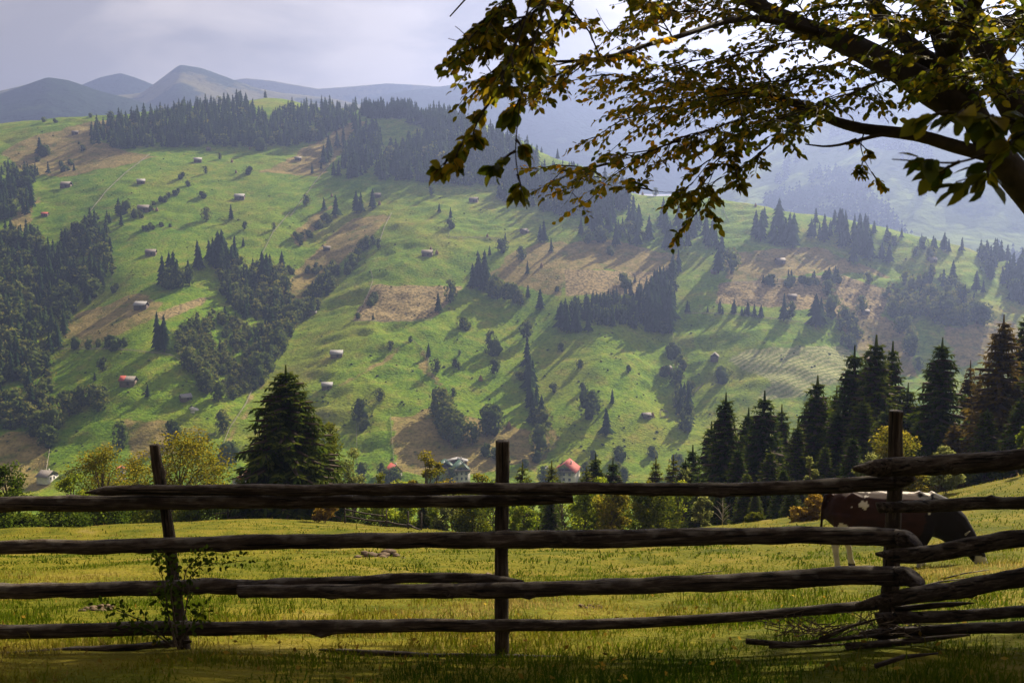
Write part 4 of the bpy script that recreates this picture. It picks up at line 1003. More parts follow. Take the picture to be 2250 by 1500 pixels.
# ------------------------------------------------------------------ village houses in the valley
def house(lab, px, py, wp, rot, roof, wall='white_wall', dep=0.8, storeys=2, win=3, balcony=False, rise=0.34):
    w = hit(px, py)[0]; W_ = 1.35 * wp * w[1] / FPX; D_ = W_ * dep
    h = 2.6 * storeys; rh = W_ * rise * 0.8
    t = thing('house', lab, 'house', tuple(w), R(rot), 'village houses in the valley')
    # gable faces the camera: swap so that the ridge runs away from the viewer
    wl_ = obj('wall', gable_wall(D_, W_, h, rh).mesh('wall', M[wall]), t); wl_.rotation_euler = (0, 0, R(90))
    for s in (-1, 1):
        r_ = obj('roof', roof_slab(D_, W_, h, rh, 0.6, s).mesh('roof', M[roof]), t); r_.rotation_euler = (0, 0, R(90))
    ww = W_ * 0.11
    for k in range(storeys):
        for i in range(win):
            x = (i - (win - 1) / 2) * W_ * 0.27; z = 1.35 + 2.6 * k
            f = obj('window', MB().box((x, -D_ / 2 - 0.03, z), (ww, 0.08, 1.2)).mesh('window', M['glass']), t)
            obj('frame', MB().box((x, -D_ / 2 - 0.06, z - 0.66), (ww * 1.2, 0.14, 0.10)).box((x, -D_ / 2 - 0.06, z + 0.66), (ww * 1.2, 0.14, 0.10)).mesh('frame', M['log_wall']), f)
    f = obj('window', MB().box((0, -D_ / 2 - 0.03, h + rh * 0.36), (ww, 0.08, 1.0)).mesh('window', M['glass']), t)
    if balcony:
        obj('balcony', MB().box((0, -D_ / 2 - 0.6, h - 0.1), (W_ * 0.98, 1.2, 0.18)).box((0, -D_ / 2 - 1.17, h + 0.45), (W_ * 0.98, 0.08, 0.9)).mesh('balcony', M['log_wall']), t)
    obj('chimney', MB().box((W_ * 0.2, 0.5, h + rh * 0.85), (0.6, 0.6, 1.6)).mesh('chimney', M['white_wall']), t)
    return t
house('large house with red hipped looking roof and wooden balcony right of the middle post', 1245, 1052, 36, -16, 'red_roof', balcony=True, dep=1.15, win=3, rise=0.46)
house('red roofed cottage peeking over the bushes left of the middle post', 865, 1044, 22, 28, 'red_roof', storeys=1, win=2, dep=0.9, rise=0.6)
house('big house with green roof and white gable behind the fence', 1012, 1052, 28, 10, 'green_roof', balcony=True, dep=1.1, rise=0.55)
house('green roofed outbuilding behind the white gabled house', 978, 1032, 26, 4, 'green_roof', 'log_wall', storeys=1, win=2, dep=1.0)
house('narrow orange roofed house left of the meadow spruce', 527, 1062, 17, -12, 'orange_roof', storeys=1, win=2, dep=1.1)
house('orange roofed house half hidden behind the meadow spruce', 556, 1048, 24, 30, 'orange_roof', storeys=1, win=2)
house('dark roofed old house at the lower left edge', 105, 1054, 28, 75, 'grey_roof', 'white_wall', storeys=1, win=2, dep=0.7)
house('white house half hidden in the yellow trees at left', 267, 1052, 14, 20, 'orange_roof', storeys=2, win=2)
house('tiny white hut beside the red roofed house', 1200, 1040, 11, 5, 'pale_roof', storeys=1, win=1, rise=0.2)
house('pale roofed shed behind the green roofed house', 1005, 1022, 32, 2, 'pale_roof', 'log_wall', storeys=1, win=1, dep=0.4, rise=0.15)

# knee-high scrub, juniper and tussocks dotted over the pastures: too many and too small to count
def scrub():
    g = np.random.default_rng(61); n = 5200
    px = -60 + 2400 * g.random(n); py = 270 + 790 * g.random(n)
    ok = (vnoise(px / 60, py / 40, 5) + 0.35 * g.normal(size=n) > 0.12) & (py > np.interp(px, RIDGE[:, 0], RIDGE[:, 1]) + 8)
    W = hit(px[ok], py[ok]); n = len(W); V0, F0 = ico()
    s = (0.25 + 0.6 * g.random(n) ** 2.5)[:, None, None]
    V = V0[None] * s * np.array((1.2, 1.2, 0.8)) * (0.6 + 0.8 * g.random((n, 12, 1))) + W[:, None, :] + np.array((0, 0, 0.2))
    F = F0[None] + np.arange(n)[:, None, None] * 12
    o = obj('undergrowth', mesh_np('undergrowth', V.reshape(-1, 3), F.reshape(-1, 3), [M['far_leaf']], None, False, {'tint': np.repeat(g.random(n), 12)}))
    tag(o, 'low scrub and tussocks dotted over the far pastures', 'undergrowth', kind='stuff')
scrub()

# ------------------------------------------------------------------ trees near the meadow
def spruce_crown(seed, h, r, whorls=26, nb=9, tw=8, z0=0.05, droop=0.42, sparse=0.0, power=0.85):
    """needle sprays on drooping branches, local coordinates, foot at 0"""
    g = np.random.default_rng(seed); C, D, U, Ln, Wd, Ti = [], [], [], [], [], []
    br = MB()
    for w in range(whorls):
        t = (w + 0.5 * g.random()) / whorls
        z = h * (z0 + (0.985 - z0) * t)
        Lw = r * (1 - t) ** power + 0.02 * h
        n = max(4, int(nb * (0.6 + 0.4 * (1 - t)) + g.integers(-1, 2)))
        a0 = g.random() * 6.28
        for k in range(n):
            if g.random() < sparse: continue
            a = a0 + k * 6.283 / n + 0.35 * g.normal(); L = Lw * (0.62 + 0.5 * g.random())
            out = np.array((math.cos(a), math.sin(a), 0.0)); side = np.array((-out[1], out[0], 0))
            rise = 0.30 * t; dr = droop * (1 - 0.75 * t)
            s = (np.arange(tw) + 0.7 * g.random(tw)) / tw
            P = out[None] * (L * s)[:, None]
            P[:, 2] = z + L * (rise * s - dr * s ** 1.4 + 0.18 * dr * s ** 4)
            tang = np.gradient(P, axis=0) if tw > 2 else np.tile(out, (tw, 1)); tang /= np.linalg.norm(tang, axis=1)[:, None]
            if L > 0.25 * r and k % 2 == 0:
                br.tube(np.array([(0, 0, z), out * L * 0.5 + (0, 0, z + L * (rise * .5 - dr * .38)), P[-1]]), [0.012 * h * (1 - t) ** 0.5 * 0.5 + 0.01, 0.012, 0.006], 4, False)
            for sg in (-1, 1):
                d = tang * 0.75 + side[None] * sg * (0.55 + 0.3 * g.random((tw, 1))) + np.array((0, 0, -0.22)) + 0.12 * g.normal(size=(tw, 3))
                d /= np.linalg.norm(d, axis=1)[:, None]
                l = L * (0.34 - 0.2 * s) * (0.7 + 0.6 * g.random(tw)) + 0.015 * h
                C.append(P + d * l[:, None] / 2); D.append(d)
                u = np.cross(d, np.array((0, 0, 1.0)) + 0.5 * g.normal(size=(tw, 3))); u /= np.linalg.norm(u, axis=1)[:, None]
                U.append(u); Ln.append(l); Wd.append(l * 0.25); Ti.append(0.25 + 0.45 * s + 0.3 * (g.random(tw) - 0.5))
            # hanging sprays
            d = np.array((0, 0, -1.0)) + 0.35 * tang + 0.3 * g.normal(size=(tw, 3)); d /= np.linalg.norm(d, axis=1)[:, None]
            l = (L * 0.17 + 0.02 * h) * (0.6 + 0.7 * g.random(tw))
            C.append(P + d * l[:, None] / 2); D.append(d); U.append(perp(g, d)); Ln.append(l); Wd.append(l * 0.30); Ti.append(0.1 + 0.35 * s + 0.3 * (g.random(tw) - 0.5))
            # the tip
            C.append(P[-1:] + tang[-1:] * 0.012 * h); D.append(tang[-1:]); U.append(side[None]); Ln.append(np.array([0.035 * h])); Wd.append(np.array([0.010 * h])); Ti.append(np.array([0.85]))
    mb = MB()
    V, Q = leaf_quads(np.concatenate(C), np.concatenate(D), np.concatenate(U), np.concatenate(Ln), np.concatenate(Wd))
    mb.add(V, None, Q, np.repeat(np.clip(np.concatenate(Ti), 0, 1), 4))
    top = MB().tube([(0, 0, 0.93 * h), (0, 0, 1.03 * h)], [0.010 * h, 0.003 * h], 4)
    mb.add(top.V[0], top.T[0], top.Q[0], 0.6)
    tr = MB().tube([(0, 0, -0.6), (0, 0, 0.02 * h), (0.004 * h, 0, 0.4 * h), (0, 0.003 * h, 0.75 * h), (0, 0, 0.98 * h)], [0.034 * h, 0.024 * h, 0.016 * h, 0.009 * h, 0.003 * h], 8, jit=0.06)
    return mb, tr, br

def spruce_proto(seed, h, r, mat, **kw):
    c, t, b = spruce_crown(seed, h, r, **kw)
    return (c.mesh('crown', M[mat]), t.mesh('trunk', M['bark'], True), b.mesh('branches', M['bark']))

def put_spruce(proto, lab, loc, sc, rz, group=None, name='spruce_tree'):
    t = thing(name, lab, 'tree', tuple(loc), rz, group, sc)
    obj('crown', proto[0], t); obj('trunk', proto[1], t); obj('branches', proto[2], t)
    return t

big = spruce_proto(11, 1.0, 0.30, 'spruce', whorls=40, nb=15, tw=11, z0=0.07, droop=0.50, power=0.72)
PR = [spruce_proto(20 + i, 1.0, 0.175 + 0.02 * (i % 3), 'spruce', whorls=38, nb=12, tw=9, droop=0.5, sparse=0.05 * (i % 3), power=0.8) for i in range(4)]
PB = [spruce_proto(30 + i, 1.0, 0.21, 'spruce_brown', whorls=36, nb=10, tw=9, droop=0.42, sparse=0.12, power=0.75) for i in range(2)]
PY = [spruce_proto(36 + i, 1.0, 0.22, 'spruce_yellow', whorls=28, nb=10, tw=8, droop=0.35, power=0.85) for i in range(2)]

def spruce_px(px, top, Y, proto, lab, group=None, wide=1.0, dz=0.0):
    b = near_at(px, Y, dz); a, k = ray(px, top)
    h = float(k) * Y - b[2]
    return put_spruce(proto, lab, b, (h * wide, h * wide, h), rng.random() * 6, group)

spruce_px(635, 812, 72, big, 'broad dark spruce standing alone on the meadow edge left of the middle post', wide=1.42)
NEAR_SPRUCE = [
    (1605, 960, 82, 2, 1.4, 'filler spruce behind the left front of the stand'), (1655, 950, 80, 0, 1.4, 'shadowed spruce between the two pointed ones'), (1700, 955, 80, 1, 1.4, 'shadowed spruce behind the slim one'), (1765, 920, 82, 2, 1.4, 'shadowed spruce left of the broad one'), (1835, 905, 70, 3, 1.4, 'deep green spruce under the tall left spruce'), (1890, 880, 66, 0, 1.4, 'deep green spruce under the tallest spruce'), (1940, 900, 64, 1, 1.4, 'deep green spruce just behind the thick post'),  # px, top, Y, proto, wide, label
    (1590, 872, 76, 0, 1.25, 'dark spruce at the left front of the right hand spruce stand'), (1640, 905, 84, 1, 1.1, 'spruce tucked behind the left front spruce of the stand'), (1674, 868, 78, 2, 1.2, 'pointed spruce third from the left end of the stand'),
    (1712, 898, 86, 3, 1.1, 'slim spruce between two taller ones left of the fence post'), (1788, 835, 74, 1, 1.25, 'broad spruce left of the tallest pair behind the fence post'), (1748, 935, 70, 0, 1.2, 'low dark spruce in front of the broad one'),
    (1866, 770, 72, 2, 1.1, 'tall spruce left of the tallest pair'), (1912, 748, 70, 0, 1.3, 'tallest spruce right behind the thick fence post'), (1948, 762, 74, 3, 1.0, 'right neighbour of the tallest spruce behind the post'),
    (2055, 752, 62, 1, 1.3, 'tall green spruce standing clear between the post and the brown spruces'), (2118, 800, 66, 'b1', 0.8, 'thin half bare spruce beside the brown one'), (2185, 702, 58, 'b0', 1.25, 'big rust brown spruce near the right edge'),
    (2240, 688, 62, 3, 1.2, 'dark spruce at the right edge behind the brown one'), (2290, 700, 56, 2, 1.3, 'dark spruce cut by the right edge of the picture'), (2140, 830, 70, 'b0', 0.9, 'smaller brown spruce behind the big brown one'), (2360, 690, 58, 0, 1.3, 'spruce just past the right edge'),
    (1560, 935, 90, 3, 1.2, 'spruce at the outer left of the stand'), (1520, 985, 96, 0, 1.1, 'small spruce leading the stand on its left'), (1830, 860, 80, 0, 1.2, 'shadowed spruce inside the stand'), (1985, 850, 74, 2, 1.2, 'shadowed spruce right of the fence post'), (2020, 890, 68, 0, 1.1, 'low dark spruce below the green spruce'),
    (1620, 985, 68, 1, 1.3, 'low dark spruce at the stand front above the rail'), (1690, 990, 66, 2, 1.3, 'second low dark spruce at the stand front above the rail'), (1810, 980, 62, 3, 1.3, 'low spruce under the tall spruces'), (1870, 960, 58, 1, 1.3, 'dark low spruce just left of the thick post'),
    (1308, 1003, 92, 0, 1.2, 'small spruce right of the red roofed house'), (1346, 1012, 90, 2, 1.1, 'slender spruce beside the small spruce by the red roof'), (1440, 1010, 82, 'y0', 1.1, 'small yellow green spruce left of the stand'), (1478, 1005, 84, 'y1', 1.1, 'second yellow green spruce left of the stand'),
    (1212, 1018, 88, 'y0', 1.1, 'yellowish young spruce left of the red roofed house'), (1148, 1022, 90, 'y1', 1.2, 'yellowish young spruce right of the middle post'), (1288, 1030, 80, 'y1', 1.2, 'young spruce below the red roofed house'), (1505, 1012, 80, 1, 1.3, 'dark young spruce at the left of the stand'),
    (1210, 1085, 66, 0, 1.6, 'shaded spruce between the upper and middle rails right of the post'), (930, 1092, 66, 3, 1.5, 'shaded young spruce between the rails left of the post'), (1580, 1080, 62, 2, 1.7, 'shaded low spruce under the upper rail'), (1660, 1080, 58, 0, 1.8, 'second shaded low spruce under the upper rail'), (1740, 1060, 54, 1, 1.7, 'third shaded low spruce near the cow'),
    (1640, 1040, 60, 3, 1.6, 'dense dark spruce above the rail in the stand'), (1720, 1030, 58, 0, 1.6, 'dense dark spruce above the rail nearer the cow'), (1545, 1050, 66, 1, 1.6, 'dark spruce above the rail at the stand left'), (2090, 930, 58, 'b1', 1.4, 'brownish low spruce behind the yellow bush'), (2160, 900, 54, 2, 1.5, 'dark low spruce under the brown spruce'), (2230, 880, 52, 1, 1.5, 'dark low spruce at the right meadow rim'),
]
for px, top, Y, pr, wide, lab in NEAR_SPRUCE:
    p = {'b': PB, 'y': PY}[pr[0]][int(pr[1])] if isinstance(pr, str) else PR[pr]
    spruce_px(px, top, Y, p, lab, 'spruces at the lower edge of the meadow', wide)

def leafy(seed, h, w, nl, leaf, mat, lo=0.12, clumps=26, name='broadleaf_tree', stems=1, up=0.0, flat=0.55):
    """crown of leaf clumps spread through the volume + trunk and limbs; foot at 0"""
    g = np.random.default_rng(seed)
    cen = []
    for k in range(clumps):
        f = (k + g.random()) / clumps; z = h * (lo + (0.97 - lo) * f)
        pr = w / 2 * (math.sin(math.pi * (0.14 + 0.80 * f)) ** 0.75)
        a = g.random() * 6.28; rr = pr * (0.25 + 0.75 * g.random() ** 0.6)
        cen.append((rr * math.cos(a), rr * math.sin(a), z, (0.16 + 0.12 * g.random()) * w))
    cen = np.array(cen)
    i = g.integers(0, clumps, nl)
    off = rand_dirs(g, nl) * (g.random(nl) ** 0.45)[:, None]
    C = cen[i, :3] + off * cen[i, 3:4] * np.array((1, 1, 0.8))
    D = rand_dirs(g, nl) * np.array((1, 1, flat)) + np.array((0, 0, -0.25 + up)); D /= np.linalg.norm(D, axis=1)[:, None]
    l = leaf * (0.6 + 0.8 * g.random(nl))
    V, Q = leaf_quads(C, D, perp(g, D), l, l * 0.62)
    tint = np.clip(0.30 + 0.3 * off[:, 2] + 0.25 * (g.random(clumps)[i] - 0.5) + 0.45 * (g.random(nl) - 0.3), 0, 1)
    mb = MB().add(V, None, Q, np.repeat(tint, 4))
    tr = MB(); lm = MB()
    for s in range(stems):
        a = g.random() * 6.28; sp_ = (0.16 * w if stems > 1 else 0.0)
        top = np.array((sp_ * math.cos(a), sp_ * math.sin(a), h * 0.72))
        base = np.array((0.12 * sp_ * math.cos(a), 0.12 * sp_ * math.sin(a), -0.3))
        tr.tube([base, base * 0.6 + top * 0.4 + g.normal(size=3) * 0.02 * h, top], np.array([0.022, 0.014, 0.005]) * h / (1 if stems == 1 else 1.9), 7, jit=0.08)
    for k in range(0, clumps):
        c = cen[k, :3]; st = np.array((0, 0, max(0.1 * h, c[2] * 0.55)))
        lm.tube([st, (st + c) / 2 + np.array((0, 0, 0.04 * h)), c], np.array([0.008, 0.005, 0.002]) * h, 4, False)
    return mb.mesh('crown', M[mat]), tr.mesh('trunk', M['bark'], True), lm.mesh('limbs', M['bark'])

def put_leafy(p, name, lab, cat, loc, group=None, rz=0.0, sc=1.0):
    t = thing(name, lab, cat, tuple(loc), rz, group, sc)
    obj('crown', p[0], t); obj('trunk', p[1], t); obj('limbs', p[2], t)
    return t

LEAFY = [  # px, top, Y, width px, mat, leaves, leaf m, name, label, stems, lo
    (225, 985, 74, 150, 'leaf_yellow', 5200, 0.16, 'broadleaf_tree', 'rounded yellow green tree left of the thin leaning post', 3, 0.10),
    (395, 958, 72, 210, 'leaf_yellow', 8200, 0.16, 'broadleaf_tree', 'large golden green tree behind the thin leaning post', 3, 0.08),
    (300, 1000, 80, 90, 'leaf_yellow', 2600, 0.17, 'broadleaf_tree', 'loose yellow tree between the two rounded yellow trees', 2, 0.1),
    (475, 998, 82, 56, 'leaf_green', 1800, 0.16, 'broadleaf_tree', 'narrow birch right of the golden tree', 1, 0.1),
    (160, 1040, 70, 70, 'leaf_green', 1700, 0.17, 'shrub', 'bright shrub under the rounded yellow tree', 3, 0.0),
    (20, 1025, 62, 95, 'leaf_dark', 3000, 0.17, 'shrub', 'dark bush at the left edge above the rails', 3, 0.0),
    (-40, 1030, 64, 90, 'leaf_dark', 2200, 0.17, 'shrub', 'dark bush half cut by the left edge', 3, 0.0),
    (735, 925, 82, 80, 'spruce_yellow', 3600, 0.17, 'broadleaf_tree', 'bright yellow green larch hugging the right side of the meadow spruce', 1, 0.03),
    (775, 985, 84, 70, 'leaf_pale', 2200, 0.17, 'broadleaf_tree', 'pale apple tree right of the meadow spruce', 2, 0.05),
    (935, 995, 78, 70, 'leaf_yellow', 2400, 0.17, 'broadleaf_tree', 'yellowing birch above the rail left of the middle post', 1, 0.05),
    (955, 1010, 80, 60, 'leaf_yellow', 1700, 0.17, 'broadleaf_tree', 'smaller yellowing birch beside it, left of the middle post', 1, 0.05),
    (835, 1035, 80, 55, 'spruce_yellow', 1400, 0.17, 'shrub', 'yellow green shrub below the red roofed cottage', 2, 0.0),
    (1055, 1035, 78, 60, 'leaf_yellow', 1600, 0.17, 'shrub', 'yellow shrub beside the green roofed house', 2, 0.0),
    (712, 1098, 63, 62, 'leaf_olive', 2100, 0.13, 'shrub', 'tan round bush beside the foot of the meadow spruce', 5, 0.16),
    (840, 1095, 66, 60, 'leaf_green', 1300, 0.16, 'shrub', 'thin green bush beside the broken fence', 4, 0.08),
    (890, 1085, 68, 70, 'leaf_green', 1700, 0.17, 'shrub', 'green bush behind the broken fence', 3, 0.0),
    (780, 1085, 72, 80, 'leaf_dark', 1700, 0.17, 'shrub', 'dark bush behind the tan bush', 3, 0.0),
    (975, 1085, 66, 60, 'leaf_pale', 1800, 0.15, 'shrub', 'grey green birch bush between the rails left of the middle post', 2, 0.0),
    (1040, 1080, 64, 84, 'spruce_yellow', 2900, 0.16, 'shrub', 'bright yellow green bush just left of the middle post between the rails', 3, 0.0),
    (1150, 1110, 62, 60, 'leaf_green', 1400, 0.16, 'shrub', 'green shrub just right of the middle post', 3, 0.0),
    (1285, 1075, 62, 80, 'leaf_green', 2700, 0.15, 'shrub', 'leafy birch bush under the end of the short rail', 3, 0.0),
    (1345, 1080, 60, 84, 'leaf_yellow', 3000, 0.15, 'shrub', 'speckled yellow birch bush right of the short rail end', 3, 0.0),
    (1435, 1070, 58, 100, 'spruce_yellow', 3600, 0.15, 'shrub', 'round bright birch bush under the upper rail', 3, 0.0),
    (1395, 1060, 64, 50, 'leaf_green', 1500, 0.15, 'shrub', 'green birch between the two round bushes', 2, 0.0),
    (860, 1062, 74, 90, 'leaf_green', 2400, 0.16, 'shrub', 'leafy green bush filling the gap above the broken fence', 3, 0.0),
    (1000, 1060, 72, 90, 'leaf_yellow', 2400, 0.16, 'shrub', 'yellowish bush filling the gap left of the middle post', 3, 0.0),
    (1085, 1062, 70, 80, 'leaf_green', 2200, 0.16, 'shrub', 'green bush right behind the middle post', 3, 0.0),
    (1165, 1060, 72, 90, 'leaf_dark', 2400, 0.16, 'shrub', 'dark bush in the gap right of the middle post', 3, 0.0),
    (1235, 1062, 70, 90, 'leaf_dark', 2400, 0.16, 'shrub', 'dark bush under the short end of the rail', 3, 0.0),
    (1320, 1050, 72, 80, 'leaf_green', 2200, 0.16, 'shrub', 'green bush behind the speckled birch bush', 3, 0.0),
    (1490, 1060, 66, 90, 'leaf_green', 2400, 0.16, 'shrub', 'green bush right of the round bright birch bush', 3, 0.0),
    (930, 1070, 70, 80, 'leaf_green', 2000, 0.16, 'shrub', 'green bush behind the shaded young spruce', 3, 0.0),
    (700, 1062, 78, 110, 'leaf_yellow', 2600, 0.16, 'shrub', 'yellowish bush behind the meadow spruce foot', 3, 0.0),
    (590, 1070, 80, 90, 'leaf_dark', 2000, 0.16, 'shrub', 'dark bush behind the left side of the meadow spruce', 3, 0.0),
    (1545, 1092, 56, 46, 'leaf_pale', 1300, 0.13, 'broadleaf_tree', 'small silvery birch in front of the dark stand', 1, 0.05),
    (1500, 1030, 74, 50, 'leaf_pale', 1000, 0.17, 'broadleaf_tree', 'pale birch above the upper rail left of the stand', 1, 0.05),
    (1778, 1000, 52, 34, 'leaf_pale', 800, 0.12, 'broadleaf_tree', 'slim pale sapling catching the light above the cow', 1, 0.05),
    (1790, 1085, 46, 62, 'leaf_rust', 1500, 0.12, 'shrub', 'rusty orange shrub at the tail of the cow', 4, 0.0),
    (1755, 1115, 46, 44, 'leaf_olive', 800, 0.12, 'shrub', 'olive shrub left of the rusty shrub', 3, 0.0),
    (1660, 1128, 48, 36, 'spruce_yellow', 600, 0.12, 'shrub', 'little yellow shrub on the meadow rim', 3, 0.0),
    (1960, 945, 50, 120, 'leaf_yellow', 4600, 0.13, 'shrub', 'tall sunlit yellow green bush behind the thick post', 4, 0.05),
    (1905, 1000, 48, 70, 'leaf_pale', 1800, 0.12, 'shrub', 'pale leafed bush left of the thick post', 4, 0.0),
    (2000, 1040, 45, 90, 'leaf_yellow', 2600, 0.12, 'shrub', 'golden bush under the upper right rail', 4, 0.0),
    (2075, 985, 45, 76, 'leaf_pale', 2300, 0.11, 'broadleaf_tree', 'silvery green bushy tree right of the golden bush', 4, 0.18),
    (1860, 1075, 46, 60, 'leaf_dark', 1300, 0.13, 'shrub', 'dark shrub behind the back of the cow', 3, 0.0),
    (2248, 935, 46, 40, 'leaf_green', 800, 0.13, 'shrub', 'green shrub at the right edge above the rail', 3, 0.0),
    (40, 1140, 54, 90, 'leaf_dark', 1800, 0.15, 'shrub', 'low dark shrub on the meadow rim at far left', 3, 0.0),
    (130, 1120, 56, 120, 'leaf_dark', 2600, 0.15, 'shrub', 'low dark hedge bush left of the leaning post', 4, 0.0),
    (225, 1095, 60, 120, 'leaf_dark', 3000, 0.16, 'shrub', 'dark hedge bush under the left rails', 4, 0.0),
    (320, 1085, 63, 110, 'leaf_green', 3000, 0.16, 'shrub', 'leafy hedge bush just left of the leaning post', 4, 0.0),
    (430, 1085, 66, 110, 'leaf_green', 2800, 0.16, 'shrub', 'leafy hedge bush just right of the leaning post', 4, 0.0),
    (510, 1085, 70, 90, 'leaf_dark', 2000, 0.16, 'shrub', 'dark hedge bush left of the meadow spruce', 4, 0.0),
]
for k, (px, top, Y, wp, mat, nl, lf, nm, lab, st, lo) in enumerate(LEAFY):
    b = near_at(px, Y); a, kk = ray(px, top); h = float(kk) * Y - b[2]; w = wp * Y / FPX
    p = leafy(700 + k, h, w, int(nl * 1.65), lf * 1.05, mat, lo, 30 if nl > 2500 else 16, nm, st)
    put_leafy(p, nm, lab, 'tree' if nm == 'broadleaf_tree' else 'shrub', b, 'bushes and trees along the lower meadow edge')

# dead sapling
def dead_sapling():
    b = near_at(1588, 55); mb = MB(); g = np.random.default_rng(5)
    for k in range(13):
        a = g.random() * 6.28; z = 0.15 + 0.08 * k; L = 0.5 * (1.3 - z) + 0.25
        mb.tube([(0, 0, z), (L * .5 * math.cos(a), L * .5 * math.sin(a), z + L * .5), (L * math.cos(a), L * math.sin(a), z + L * 0.8)], [0.012, 0.009, 0.004], 4, False)
    t = thing('dead_sapling', 'leafless pale sapling before the dark spruces', 'tree', tuple(b))
    obj('branches', mb.mesh('branches', M['fence_wood']), t)
    obj('trunk', MB().tube([(0, 0, -.1), (0.03, 0, .8), (0.0, 0.02, 1.7)], [0.03, 0.022, 0.006], 6).mesh('trunk', M['fence_wood']), t)
dead_sapling()

# ------------------------------------------------------------------ grass
def grass_mat():
    m, N, L = new_mat('meadow grass')
    at_ = N.new('ShaderNodeAttribute'); at_.attribute_name = 'tint'
    r = ramp(N, [(0.0, (0.034, 0.064, 0.004)), (0.40, (0.092, 0.124, 0.006)), (0.72, (0.18, 0.150, 0.013)), (1.0, (0.32, 0.24, 0.07))]); L.new(at_.outputs['Fac'], r.inputs['Fac'])
    d = N.new('ShaderNodeBsdfDiffuse'); t = N.new('ShaderNodeBsdfTranslucent'); mx = N.new('ShaderNodeMixShader'); mx.inputs[0].default_value = 0.5
    L.new(r.outputs['Color'], d.inputs['Color']); L.new(r.outputs['Color'], t.inputs['Color'])
    o = N.new('ShaderNodeOutputMaterial'); L.new(d.outputs[0], mx.inputs[1]); L.new(t.outputs[0], mx.inputs[2]); L.new(mx.outputs[0], o.inputs['Surface'])
    return m
M['grass'] = grass_mat()
def grass(n, Y0, Y1, hh, ww, seed, name, lab, tall=0.06):
    g = np.random.default_rng(seed)
    Y = Y0 * (Y1 / Y0) ** g.random(n)
    X = (g.random(n) * 2 - 1) * (0.66 * Y + 0.8)
    cl = fbm(X / 0.55, Y / 0.55, 2, 3); pt = fbm(X / 4, Y / 4, 4, 3)
    keep = g.random(n) < np.clip(0.8 + 0.8 * cl, 0.2, 1)
    X, Y, cl, pt = X[keep], Y[keep], cl[keep], pt[keep]; n = len(X)
    Z = NF(X, Y)
    h = hh * (0.45 + 0.8 * g.random(n)) * np.clip(1 + 1.8 * cl, 0.3, 2.2) * (1 + (g.random(n) < tall) * 1.2)
    a = g.random(n) * 6.283; bend = h * (0.25 + 0.75 * g.random(n))
    lean = np.stack([np.cos(a), np.sin(a), np.zeros(n)], 1); sd = np.stack([-np.sin(a + 0.6 * g.normal(size=n)), np.cos(a), np.zeros(n)], 1)
    w = ww * (0.6 + 0.8 * g.random(n)) * (1 + Y / 45)
    B = np.stack([X, Y, Z - 0.01], 1)
    m1 = B + lean * (bend * 0.3)[:, None]; m1[:, 2] += h * 0.6
    tp = B + lean * bend[:, None]; tp[:, 2] += h * (0.75 + 0.2 * g.random(n))
    V = np.stack([B - sd * w[:, None] / 2, B + sd * w[:, None] / 2, m1 + sd * w[:, None] * 0.4, m1 - sd * w[:, None] * 0.4, tp], 1)
    k = np.arange(n)[:, None] * 5
    tint = np.clip((0.26 if seed == 1 else 0.46) + 1.5 * pt - 0.25 * cl + 0.34 * (g.random(n) - 0.5) + (g.random(n) < 0.10) * 0.45, 0.0 if seed == 1 else 0.24, 1)  # nearest grass tinted darker, foreground shade put into the blade colour
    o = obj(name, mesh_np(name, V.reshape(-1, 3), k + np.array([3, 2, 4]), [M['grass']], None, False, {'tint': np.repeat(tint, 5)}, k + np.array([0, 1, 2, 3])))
    tag(o, lab, 'grass', kind='stuff')
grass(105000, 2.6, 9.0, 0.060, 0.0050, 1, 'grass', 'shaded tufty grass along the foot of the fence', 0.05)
grass(95000, 8.0, 24.0, 0.068, 0.0072, 2, 'grass', 'sunlit yellow green pasture grass beyond the fence')
grass(50000, 22.0, 75.0, 0.06, 0.020, 3, 'grass', 'short grass on the far half of the meadow')

# fallen leaves
def fallen():
    g = np.random.default_rng(8); n = 420
    Y = 3.2 * (16 / 3.2) ** g.random(n); X = (g.random(n) * 2 - 1) * (0.6 * Y); C = np.stack([X, Y, NF(X, Y) + 0.05 + 0.05 * g.random(n)], 1)
    D = rand_dirs(g, n) * np.array((1, 1, 0.35)); D /= np.linalg.norm(D, axis=1)[:, None]
    V, Q = leaf_quads(C, D, perp(g, D), 0.035 + 0.025 * g.random(n), 0.02 + 0.015 * g.random(n))
    o = obj('leaves', MB().add(V, None, Q, np.repeat(0.2 + 0.8 * g.random(n), 4)).mesh('leaves', M['leaf_olive']))
    tag(o, 'fallen brown beech leaves scattered in the grass', 'leaves', kind='stuff')
fallen()

# earth mounds and sticks in the meadow
M['earth'] = noise_mat('bare earth', [(0.3, (0.06, 0.04, 0.022)), (0.7, (0.15, 0.10, 0.055))], 8, bump=0.6)
def mound(px, py, Y, w, lab):
    c = near_at(px, Y); V0, F0 = ico(); g = np.random.default_rng(int(px))
    mb = MB()
    for k in range(16):
        p = np.array((w * (g.random() - 0.5), w * 0.5 * (g.random() - 0.5), 0.03 * g.random()))
        mb.add(V0 * (0.05 + 0.06 * g.random()) * w * np.array((1.4, 1.2, 0.55)) * (0.7 + 0.6 * g.random((12, 1))) + p, F0)
    tag(obj('earth_mound', mb.mesh('earth_mound', M['earth']), None, tuple(c)), lab, 'mound', 'bare earth mounds in the meadow')
mound(212, 1335, 11.5, 0.42, 'small bare earth mound left of the leaning post')
mound(830, 1228, 26, 1.5, 'flat earth patch with stalks in the middle of the meadow')
mound(1068, 1240, 22, 0.6, 'earth mound just left of the middle post')
mound(1300, 1333, 11.5, 0.25, 'little brown clod right of the middle post')
